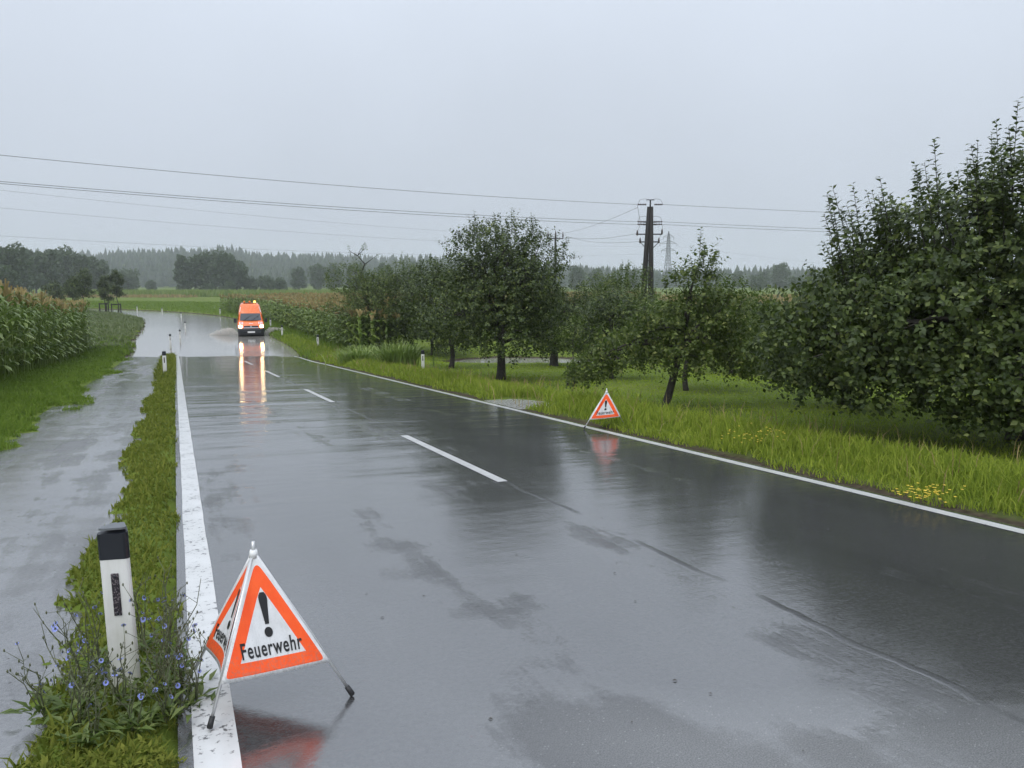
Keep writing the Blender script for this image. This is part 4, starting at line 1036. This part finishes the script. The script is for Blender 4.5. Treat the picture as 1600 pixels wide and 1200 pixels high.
warning_triangle([(-1.275, 3.02, float(zroad(3.02)) + .012), (-.735, 3.33, float(zroad(3.33)) + .006), (-1.60, 3.62, float(strip_z(-1.60, 3.62)) + .01)], apx,
                 'orange and white folding triangle standing by the chicory and the leaning post', slack=(0, 0, .012))
apx2 = at(948, 611, 12.95)
warning_triangle([(1.21, 12.72, float(zroad(12.72)) + .01), (1.92, 12.9, gz(1.92, 12.9) + .03), (1.72, 13.45, gz(1.72, 13.45) + .03)], apx2,
                 'small orange and white folding triangle at the right road edge before the grass')

# ------------------------------------------------------------------ chicory round the near post
def chicory(x, y, h, n_stem, label='wiry blue flowering chicory plant at the foot of the leaning post'):
    z = float(strip_z(x, y)); root = empty('chicory_plant', (x, y, z), 0, label, 'chicory', 'chicory plants round the leaning post')
    fl = []; lb = MB(); sb = MB()
    for k in range(n_stem):
        a = rng.uniform(0, 6.28); tilt = rng.uniform(.05, .5); hh = h * rng.uniform(.55, 1.05)
        tip = Vector((math.cos(a) * tilt * hh, math.sin(a) * tilt * hh, hh))
        pts = [Vector((0, 0, -.02)), tip * .35 + Vector((rng.normal(0, .01), rng.normal(0, .01), .02)), tip * .7 + Vector((rng.normal(0, .015), rng.normal(0, .015), .01)), tip]
        sb.tube(pts, [.0036, .003, .0022, .0014], 4, False)
        for q in range(rng.integers(4, 8)):
            t_ = rng.uniform(.3, .98); i = min(2, int(t_ * 3)); p = pts[i].lerp(pts[i + 1], t_ * 3 - i)
            d = Vector((rng.normal(0, 1), rng.normal(0, 1), rng.uniform(.3, 1.4))).normalized(); tw = p + d * rng.uniform(.02, .11)
            sb.tube([p, tw], [.0018, .001], 3, False)
            sb.lathe([(.001, -.006), (.0042, 0), (.0036, .006), (.001, .010)], tw, 5)
            if rng.random() < .2: fl.append((tw, d))
    sb.build('stems', M['chicory_stem'], root)
    for (p, d) in fl:
        f = MB(); a = d.orthogonal().normalized(); b = d.cross(a); s_ = rng.uniform(.009, .0145)
        for k in range(11):
            an = 6.283 * k / 11; r1 = a * math.cos(an) + b * math.sin(an); sd_ = a * -math.sin(an) + b * math.cos(an)
            f.add([p, p + r1 * s_ * .8 - sd_ * s_ * .2 + d * .003, p + r1 * s_ + d * .002, p + r1 * s_ * .8 + sd_ * s_ * .2 + d * .003], [(0, 1, 2, 3)])
        f.build('flower', M['petal_blue'], root)
    n = 34; P = np.zeros((n, 3)); P[:, 2] = rng.uniform(0, .05, n); an = rng.uniform(0, 6.28, n); el = rng.uniform(.1, .9, n)
    D = np.stack([np.cos(an) * np.cos(el), np.sin(an) * np.cos(el), np.sin(el)], -1); L = rng.uniform(.05, .12, n)
    P[:, :2] += rng.normal(0, .045, (n, 2))
    V, T = leaves(P, D, np.tile((0, 0, 1.0), (n, 1)) + D * -.2, L, L * .24)
    link('leaf_rosette', tri_mesh('leaf_rosette', V, T), root, M['chicory_leaf'])['kind'] = 'stuff'
for (x, y, h, k) in ((-1.95, 3.32, .46, 6), (-1.88, 3.12, .42, 6), (-1.70, 3.15, .40, 6), (-1.62, 3.3, .42, 6), (-1.50, 3.22, .40, 6), (-1.47, 3.05, .34, 5), (-1.56, 2.95, .3, 4),
                     (-1.80, 2.98, .34, 5), (-2.02, 3.12, .38, 5), (-1.98, 3.5, .5, 5), (-1.66, 3.5, .5, 5), (-1.56, 3.42, .44, 5), (-1.68, 2.88, .26, 4), (-1.44, 3.28, .40, 4), (-1.90, 3.75, .46, 4), (-1.74, 3.65, .5, 4)):
    chicory(x, y, h, k)
# broad leaves and moss at the foot of the strip, near
n = 9000; e = rng.uniform(-4.02, -3.22, n); s = rng.uniform(2.2, 4.6, n); X, Y = xy(e, s); kk = (Y > 1.7) & (strip_z(X, Y) > zroad(Y) - .02); X, Y = X[kk], Y[kk]; n = len(X)
an = rng.uniform(0, 6.28, n); el = rng.uniform(.1, 1.1, n); D = np.stack([np.cos(an) * np.cos(el), np.sin(an) * np.cos(el), np.sin(el)], -1)
L = rng.uniform(.014, .045, n); V, T = leaves(np.stack([X, Y, strip_z(X, Y) - .005 + rng.uniform(0, .04, n)], -1), D, np.tile((0, 0, 1.0), (n, 1)), L, L * .4)
tag(link('ground_weeds', tri_mesh('ground_weeds', V, T), None, M['grass_strip']), 'low broad leaved weeds at the foot of the leaning post', 'weeds', kind='stuff')
# yellow flowers in the verge
def yellow(px, py, n, spread, hh, label):
    x, y, z = ray(px, py); t_ = CAM_H / (-z - K * y); x0, y0 = x * t_, y * t_
    X = x0 + rng.normal(0, spread, n); Y = y0 + rng.normal(0, spread * .7, n); Z = ground(X, Y) + rng.uniform(hh * .5, hh, n)
    P = np.repeat(np.stack([X, Y, Z], -1), 5, 0); an = np.tile(np.arange(5) * 1.2566, n) + np.repeat(rng.uniform(0, 6, n), 5)
    D = np.stack([np.cos(an), np.sin(an), .3 + 0 * an], -1); L = np.full(len(P), .016)
    V, T = leaves(P, D, np.tile((0, 0, 1.0), (len(P), 1)), L, L * .8, CARD, CARD_T)
    tag(link('yellow_flowers', tri_mesh('yellow_flowers', V, T), None, M['petal_yellow']), label, 'flowers', kind='stuff')
yellow(1180, 712, 40, .22, .36, 'small yellow flowers in the long grass behind the warning triangle')
yellow(1440, 790, 60, .16, .22, 'yellow flowers low in the verge against the white edge line')
# bits of leaf and grit washed onto the asphalt
n = 420; e = np.concatenate([rng.uniform(-3, 3.2, 160), rng.uniform(-5.6, -3.9, 260)]); s = rng.uniform(1.5, 16, n); X, Y = xy(e, s)
an = rng.uniform(0, 6.28, n); L = rng.uniform(.008, .03, n)
V, T = leaves(np.stack([X, Y, zroad(Y) + .003], -1), np.stack([np.cos(an), np.sin(an), .12 + 0 * an], -1), np.tile((0, 0, 1.0), (n, 1)), L, L * .5)
tag(link('leaf_litter', tri_mesh('leaf_litter', V, T), None, M['bark']), 'dark leaf bits scattered on the wet asphalt', 'litter', kind='stuff')

# ------------------------------------------------------------------ power poles, pylon and wires
def catenary(a, b, sag, n=24):
    a, b = Vector(a), Vector(b); return [a.lerp(b, i / n) - Vector((0, 0, sag * 4 * (i / n) * (1 - i / n))) for i in range(n + 1)]
PY = 60.0
ptop = at(1016, 323, PY); pb = float(ground(ptop.x, PY))
pole = empty('power_pole', (ptop.x, PY, pb), 0, 'dark wooden double power pole with crossarms and insulators behind the orchard', 'power pole', 'wooden power poles')
Ht = ptop.z - pb
b = MB(); b.tube([(-.48, .25, -.5), (-.27, .12, Ht * .5), (-.10, .04, Ht)], [.26, .21, .13], 10); b.build('mast', M['old_wood'], pole, True)
b = MB(); b.tube([(.25, -.2, -.5), (.14, -.1, Ht * .5), (.10, -.03, Ht)], [.26, .21, .13], 10); b.build('mast', M['old_wood'], pole, True)
def zt(py): return at(1016, py, PY).z - pb
for py, ww in ((437, 1.3), (425, .9), (407, .8)):
    b = MB(); b.box((-.12, 0, zt(py)), (ww * .62, .12, .12)); b.build('cross_tie', M['iron'], pole)
def arm(zpy, x0, x1, name='crossarm'):
    b = MB(); b.box(((x0 + x1) / 2, 0, zt(zpy)), (x1 - x0, .10, .09)); return b.build(name, M['iron'], pole)
arm(366, -1.05, .95); arm(378, -.75, .75); arm(347, -.5, .5); arm(351, -.5, .5)
b = MB(); b.tube([(0, 0, Ht - .2), (0, 0, zt(312))], .06, 8); b.build('top_bracket', M['iron'], pole)
b = MB(); b.box((0, 0, zt(312.5)), (.62, .05, .05)); b.build('top_bar', M['iron'], pole)
def insul(x0, x1, py, n=5):
    b = MB(); z = zt(py); pr = [(.03, min(x0, x1))]
    L = abs(x1 - x0)
    for i in range(n): q = min(x0, x1) + L * (i + .5) / n; pr += [(.03, q - L / n * .4), (.075, q - .01), (.075, q + .01), (.03, q + L / n * .4)]
    pr.append((.03, max(x0, x1))); b.lathe(pr, (0, 0, z), 8, 'X'); b.build('insulator', M['insulator'], pole, True)
for py in (319.5, 346.5, 350.5): insul(-.95, -.3, py); insul(.3, .95, py)
for x, py in ((-.95, 363), (.95, 361), (-.72, 375), (.72, 375)):
    b = MB(); b.lathe([(.03, -.25), (.07, -.2), (.07, .0), (.04, .12), (.02, .18)], (x, 0, zt(py)), 8); b.build('insulator', M['insulator'], pole, True)
for x in (-.72, .72):
    b = MB(); b.tube([(x, 0, zt(378)), (.05 * x, 0, zt(393))], .03, 5); b.build('brace', M['iron'], pole)
for sx in (-1, 1):
    for py in (319.5, 346.5):
        b = MB(); b.tube([(sx * .95, 0, zt(py)), (sx * .8, 0, zt(py) + .35), (sx * .45, 0, zt(py) + .42), (0, 0, zt(py) + .36)], .012, 4, False); b.build('jumper', M['wire'], pole)
b = MB(); b.tube([(-1.0, 0, zt(320)), (-.72, 0, zt(349)), (-.95, 0, zt(364))], .012, 4, False); b.build('jumper', M['wire'], pole)
b = MB(); b.tube([(1.0, 0, zt(351)), (.95, 0, zt(360)), (.74, 0, zt(374))], .012, 4, False); b.build('jumper', M['wire'], pole)
def wire(pts, r, label, group='overhead wires'):
    o_ = Vector(pts[0]); b = MB(); b.tube([Vector(p) - o_ for p in pts], r, 5, False); o = b.build('overhead_wire', M['wire'])
    o.location = o_; tag(o, label, 'wire', group)
def at_pole(x, py): return Vector((ptop.x + x, PY, pb + zt(py)))
# the line runs on past the left and the right of the picture at about the same height
for (py, pl, pr, x, lab) in ((319.5, (-200, 222), (1700, 344), .95, 'uppermost wire of the pole line crossing the grey sky'), (346.5, (-200, 266), (1700, 369), .95, 'upper of the paired lower wires of the pole line'), (350.8, (-200, 269), (1700, 373), .95, 'lower of the paired lower wires of the pole line')):
    L_ = at(pl[0], pl[1], 36.0); R_ = at(pr[0], pr[1], 72.0)
    wire(catenary(at_pole(-x, py), L_, .32), .013, lab + ', left of the double pole'); wire(catenary(at_pole(x, py), R_, .15), .013, lab + ', right of the double pole')
# second pole with three pins
q = at(868, 370, 112); qb = float(ground(q.x, 112)); P2 = empty('power_pole', (q.x, 112, qb), R(12), 'slim far power pole with three upright insulators behind the round fruit tree', 'power pole', 'wooden power poles')
h2 = q.z - qb
b = MB(); b.tube([(0, 0, -.4), (0, 0, h2 + .2)], [.2, .14], 8); b.build('mast', M['old_wood'], P2, True)
b = MB(); b.box((0, 0, h2 - .25), (2.3, .14, .14)); b.build('crossarm', M['iron'], P2)
b = MB(); b.box((-.1, 0, h2 - 2.1), (1.7, .1, .1)); b.build('crossarm', M['iron'], P2)
for x in (-1.1, 0, 1.1):
    b = MB(); b.lathe([(.05, -.2), (.09, 0), (.11, .25), (.06, .5), (.03, .75)], (x, 0, h2 + (.15 if x == 0 else 0)), 8); b.build('insulator', M['insulator'], P2, True)
for k, (x, py) in enumerate(((-.95, 324), (-1.0, 365), (-.75, 377))):
    wire(catenary(at_pole(x, py), (q.x + (-1.1, 0, 1.1)[k], 112, q.z + .3), .5), .012, 'thin wire running from the double pole back to the slim pole', 'wires between the two wooden poles')
# lattice pylon
tp = at(1045, 361, 470); tb_ = float(ground(tp.x, 470)); Hp = tp.z - tb_
PYL = empty('lattice_pylon', (tp.x, 470, tb_), R(15), 'hazy steel lattice pylon with three pairs of arms beyond the orchard', 'pylon')
def wid(z): return np.interp(z / Hp, [0, .5, .92, 1], [3.0, 1.1, .55, .05])
for sx in (-1, 1):
    for sy in (-1, 1):
        b = MB(); b.tube([(sx * wid(z), sy * wid(z), z) for z in np.linspace(0, Hp, 9)], .17, 4); b.build('leg', M['galv'], PYL)
b = MB(); zs_ = [0]
while zs_[-1] < Hp * .93: zs_.append(zs_[-1] + 2.0 * wid(zs_[-1]) * .9 + .3)
for z0, z1 in zip(zs_[:-1], zs_[1:]):
    for (a0, a1) in (((-1, -1), (1, -1)), ((1, -1), (1, 1)), ((1, 1), (-1, 1)), ((-1, 1), (-1, -1))):
        for (s0_, s1_) in ((a0, a1), (a1, a0)): b.tube([(s0_[0] * wid(z0), s0_[1] * wid(z0), z0), (s1_[0] * wid(z1), s1_[1] * wid(z1), z1)], .085, 3, False)
b.build('lattice', M['galv'], PYL)
for f, L in ((.67, 4.6), (.79, 5.6), (.90, 3.4)):
    for sx in (-1, 1):
        z = Hp * f; b = MB(); tipx = sx * L
        for sy in (-1, 1):
            b.tube([(sx * wid(z), sy * wid(z), z), (tipx, 0, z + .1)], .09, 4); b.tube([(sx * wid(z + 1.6), sy * wid(z + 1.6), z + 1.6), (tipx, 0, z + .1)], .08, 4)
        b.tube([(tipx, 0, z), (tipx, 0, z - 1.6)], .13, 6); b.build('arm', M['galv'], PYL)
for (f, L, tgt) in ((.67, 4.6, (-260, 352)), (.79, 5.6, (-260, 300)), (.90, 3.4, (-260, 268))):
    a_ = Vector((tp.x - L, 470, tb_ + Hp * f - 1.6)); wire(catenary(a_, at(tgt[0], tgt[1], 200), 4.0, 30), .03, 'faint high voltage wire sagging from the lattice pylon across the sky', 'high voltage wires')
a_ = Vector((tp.x + 5.6, 470, tb_ + Hp * .79 - 1.6)); wire(catenary(a_, at(1900, 470, 420), 2.0, 20), .03, 'faint high voltage wire running right from the lattice pylon', 'high voltage wires')

# ------------------------------------------------------------------ van in the flood
VX, VY = -22.0, 64.7
vb = float(zroad(VY))
van = empty('van', (VX, VY, vb), math.atan2(-DV[1], -DV[0]) - R(4), 'orange high-roof van with lit headlights driving through the flood', 'van')
def ring(z, xf, xr, hw, rc=.22, bow=.12, n=6):
    pts = []
    for (cx, cy, a0) in ((xf - rc, hw - rc, 0), (xr + rc, hw - rc, 90), (xr + rc, -hw + rc, 180), (xf - rc, -hw + rc, 270)):
        for k in range(n):
            a = R(a0 + 90 * k / (n - 1) if a0 != 0 else 90 * k / (n - 1)); x = cx + rc * math.cos(a); y = cy + rc * math.sin(a)
            if x > 0: x -= bow * (y / hw) ** 2
            pts.append((x, y, z))
    # front centre points so that the nose can bow
    return pts
def loft(rings):
    b = MB(); n = len(rings[0]); V = [p for r in rings for p in r]; F = []
    for i in range(len(rings) - 1):
        for j in range(n): k = (j + 1) % n; F.append((i * n + j, i * n + k, (i + 1) * n + k, (i + 1) * n + j))
    F.append(tuple(range(n))[::-1]); F.append(tuple(range((len(rings) - 1) * n, len(rings) * n)))
    return b.add(V, F)
XF = [(.30, 2.62), (.5, 2.70), (.78, 2.70), (.80, 2.66), (1.0, 2.62), (1.10, 2.52), (1.34, 2.06), (1.40, 2.0), (1.98, 1.46), (2.06, 1.40), (2.45, 1.1), (2.68, .85), (2.78, .62)]
def xf(z): return float(np.interp(z, [a for a, _ in XF], [c for _, c in XF]))
def hw(z): return float(np.interp(z, [.3, .6, 1.1, 1.4, 2.0, 2.5, 2.7, 2.78], [.98, 1.03, 1.03, 1.0, .90, .80, .72, .62]))
body = loft([ring(z, xf(z), -2.9, hw(z)) for z in (.80, .9, 1.0, 1.1, 1.22, 1.34, 1.40, 1.7, 1.98, 2.06, 2.3, 2.5, 2.62, 2.7, 2.75, 2.78)]).build('body', M['orange_paint'], van, True)
bp = loft([ring(z, xf(z) + .03, -2.95, hw(z) + .015) for z in (.26, .32, .5, .7, .79)]).build('bumper', M['bumper'], van, True)
def patch(name, ys_, zs_p, mat, off=.012, parent=van, nz=6, ny=8, taper=0):
    b = MB(); V = []; F = []
    for i in range(nz):
        z = zs_p[0] + (zs_p[1] - zs_p[0]) * i / (nz - 1)
        for j in range(ny):
            tt = j / (ny - 1); y = ys_[0] + (ys_[1] - ys_[0]) * tt; y *= 1 - taper * i / (nz - 1)
            x = xf(z) - .12 * (y / hw(z)) ** 2
            lim = hw(z) - .22
            if abs(y) > lim: x -= .22 - math.sqrt(max(0, .22 ** 2 - (abs(y) - lim) ** 2))
            V.append((x + off, y, z + off * .4))
    for i in range(nz - 1):
        for j in range(ny - 1): q_ = i * ny + j; F.append((q_, q_ + 1, q_ + ny + 1, q_ + ny))
    b.add(V, F); return b.build(name, mat, parent, True)
ws = patch('windscreen', (-.84, .84), (1.42, 1.98), M['windscreen'], .014, taper=.10, ny=12)
for y0, y1 in ((-.55, .0), (.1, .62)):
    b = MB(); b.tube([(xf(1.43) + .03, y0, 1.44), (xf(1.8) + .03, y1, 1.80)], .016, 4); b.build('wiper', M['black_plastic'], ws)
patch('grille', (-.58, .58), (.90, 1.02), M['black_plastic'], .016, ny=10)
patch('chrome_bar', (-.60, .60), (.83, .885), M['chrome'], .022, ny=10, nz=3)
b = MB(); xx = xf(.97) + .035; b.add([(xx, 0, .84), (xx, .075, .94), (xx, 0, 1.06), (xx, -.075, .94), (xx + .02, 0, .95)], [(0, 1, 4), (1, 2, 4), (2, 3, 4), (3, 0, 4)]); b.build('badge', M['chrome'], van)
for sg in (-1, 1):
    hl = patch('headlight', (sg * .70, sg * .94), (.86, 1.06), M['headlight'], .02, nz=5, ny=6)
    b = MB(); b.box((2.45, 0, 0), (.01, .01, .01))
    for k in range(3):
        patch('warning_stripe', (sg * (.60 + .115 * k), sg * (.66 + .115 * k)), (1.13, 1.30), M['white_paint'], .012, nz=4, ny=3)
        if k < 2: patch('warning_stripe', (sg * (.662 + .115 * k), sg * (.713 + .115 * k)), (1.13, 1.30), M['red_paint'], .012, nz=4, ny=3)
    patch('pillar_edge', (sg * .80, sg * .845), (2.08, 2.5), M['white_paint'], .008, nz=5, ny=3, taper=.13)
    mr_ = MB(); mr_.box((1.72, sg * 1.19, 1.42), (.12, .22, .34)); mr_.tube([(1.75, sg * .97, 1.36), (1.72, sg * 1.12, 1.38)], .03, 6); mr_.build('mirror', M['black_plastic'], van, bevel=.03)
    sw = MB(); sw.add([(1.9, sg * (hw(1.42) + .004), 1.42), (.95, sg * (hw(1.42) + .004), 1.42), (.95, sg * (hw(1.95) + .004), 1.95), (1.42, sg * (hw(1.95) + .004), 1.95)], [(0, 1, 2, 3)]); sw.build('side_window', M['windscreen'], van)
    fg = MB(); fg.lathe([(.09, 0), (.08, .03), (.04, .035)], (2.70, sg * .72, .52), 12, 'X'); fg.build('fog_lamp', M['windscreen'], bp)
    for x in (1.75, -1.75):
        w = MB(); w.lathe([(.18, -.10), (.32, -.11), (.345, -.08), (.345, .08), (.32, .11), (.18, .10)], (x, sg * .90, .345), 20, 'Y'); wh = w.build('wheel', M['tyre'], van, True)
        rm = MB(); rm.lathe([(.2, -.06), (.19, .075 if sg > 0 else -.075), (.05, .09 if sg > 0 else -.09)], (x, sg * .92, .345), 14, 'Y'); rm.build('rim', M['galv'], wh, True)
for k in range(4): patch('hood_lettering', (-.15 + .08 * k, -.095 + .08 * k), (1.165, 1.20), M['white_paint'], .012, nz=2, ny=2)
b = MB(); b.box((2.755, 0, .52), (.015, .56, .13)); b.build('number_plate', M['white_paint'], bp)
b = MB(); b.box((.45, 0, 2.80), (.3, 1.0, .05)); rb = b.build('beacon_bar', M['black_plastic'], van, bevel=.01)
for y, m_ in ((.40, 'beacon_lit'), (0.0, 'beacon_orange'), (-.42, 'beacon_orange')):
    b = MB(); b.lathe([(.085, 0), (.09, .05), (.08, .12), (.05, .16)], (.45, y, 2.826), 14); b.build('beacon', M[m_], rb, True)
# spray thrown up by the wheels
n = 5200; sg = np.where(rng.random(n) < .5, -1, 1); tt = rng.random(n) ** .7
lx = 1.9 - tt * 2.2 + rng.normal(0, .15, n); ly = sg * (1.0 + tt * 2.1 * rng.uniform(.5, 1.1, n)); lz = .62 * np.sin(np.pi * np.clip(tt * .8 + .16, 0, 1)) * rng.uniform(0, 1, n) ** .8
a_ = van.rotation_euler[2]; X = VX + lx * math.cos(a_) - ly * math.sin(a_); Y = VY + lx * math.sin(a_) + ly * math.cos(a_); Z = ZW + lz
D = rand_dir(n); L = rng.uniform(.02, .06, n); V, T = leaves(np.stack([X, Y, Z], -1), D, rand_dir(n), L, L * .9, np.array([(-.5, 0, 0), (.5, 0, 0), (0, .5, .5), (0, .9, -.4)]), np.array([(0, 1, 2), (0, 3, 1), (1, 3, 2), (0, 2, 3)]))
tag(link('water_spray', tri_mesh('water_spray', V, T), None, M['spray']), 'muddy spray thrown up on both sides of the van', 'spray', kind='stuff')

# ------------------------------------------------------------------ rain haze
t = bpy.data.materials.new('haze'); t.use_nodes = True; t.node_tree.nodes.clear()
ho = t.node_tree.nodes.new('ShaderNodeOutputMaterial'); hv = t.node_tree.nodes.new('ShaderNodeVolumePrincipled')
hv.inputs['Color'].default_value = (.90, .93, .97, 1); hv.inputs['Density'].default_value = .00036; hv.inputs['Anisotropy'].default_value = .2
t.node_tree.links.new(hv.outputs[0], ho.inputs['Volume'])
b = MB(); b.box((-100, 860, 43), (3200, 2100, 94)); hz = b.build('haze', t); tag(hz, 'even rain haze over the whole valley', 'haze', kind='stuff')
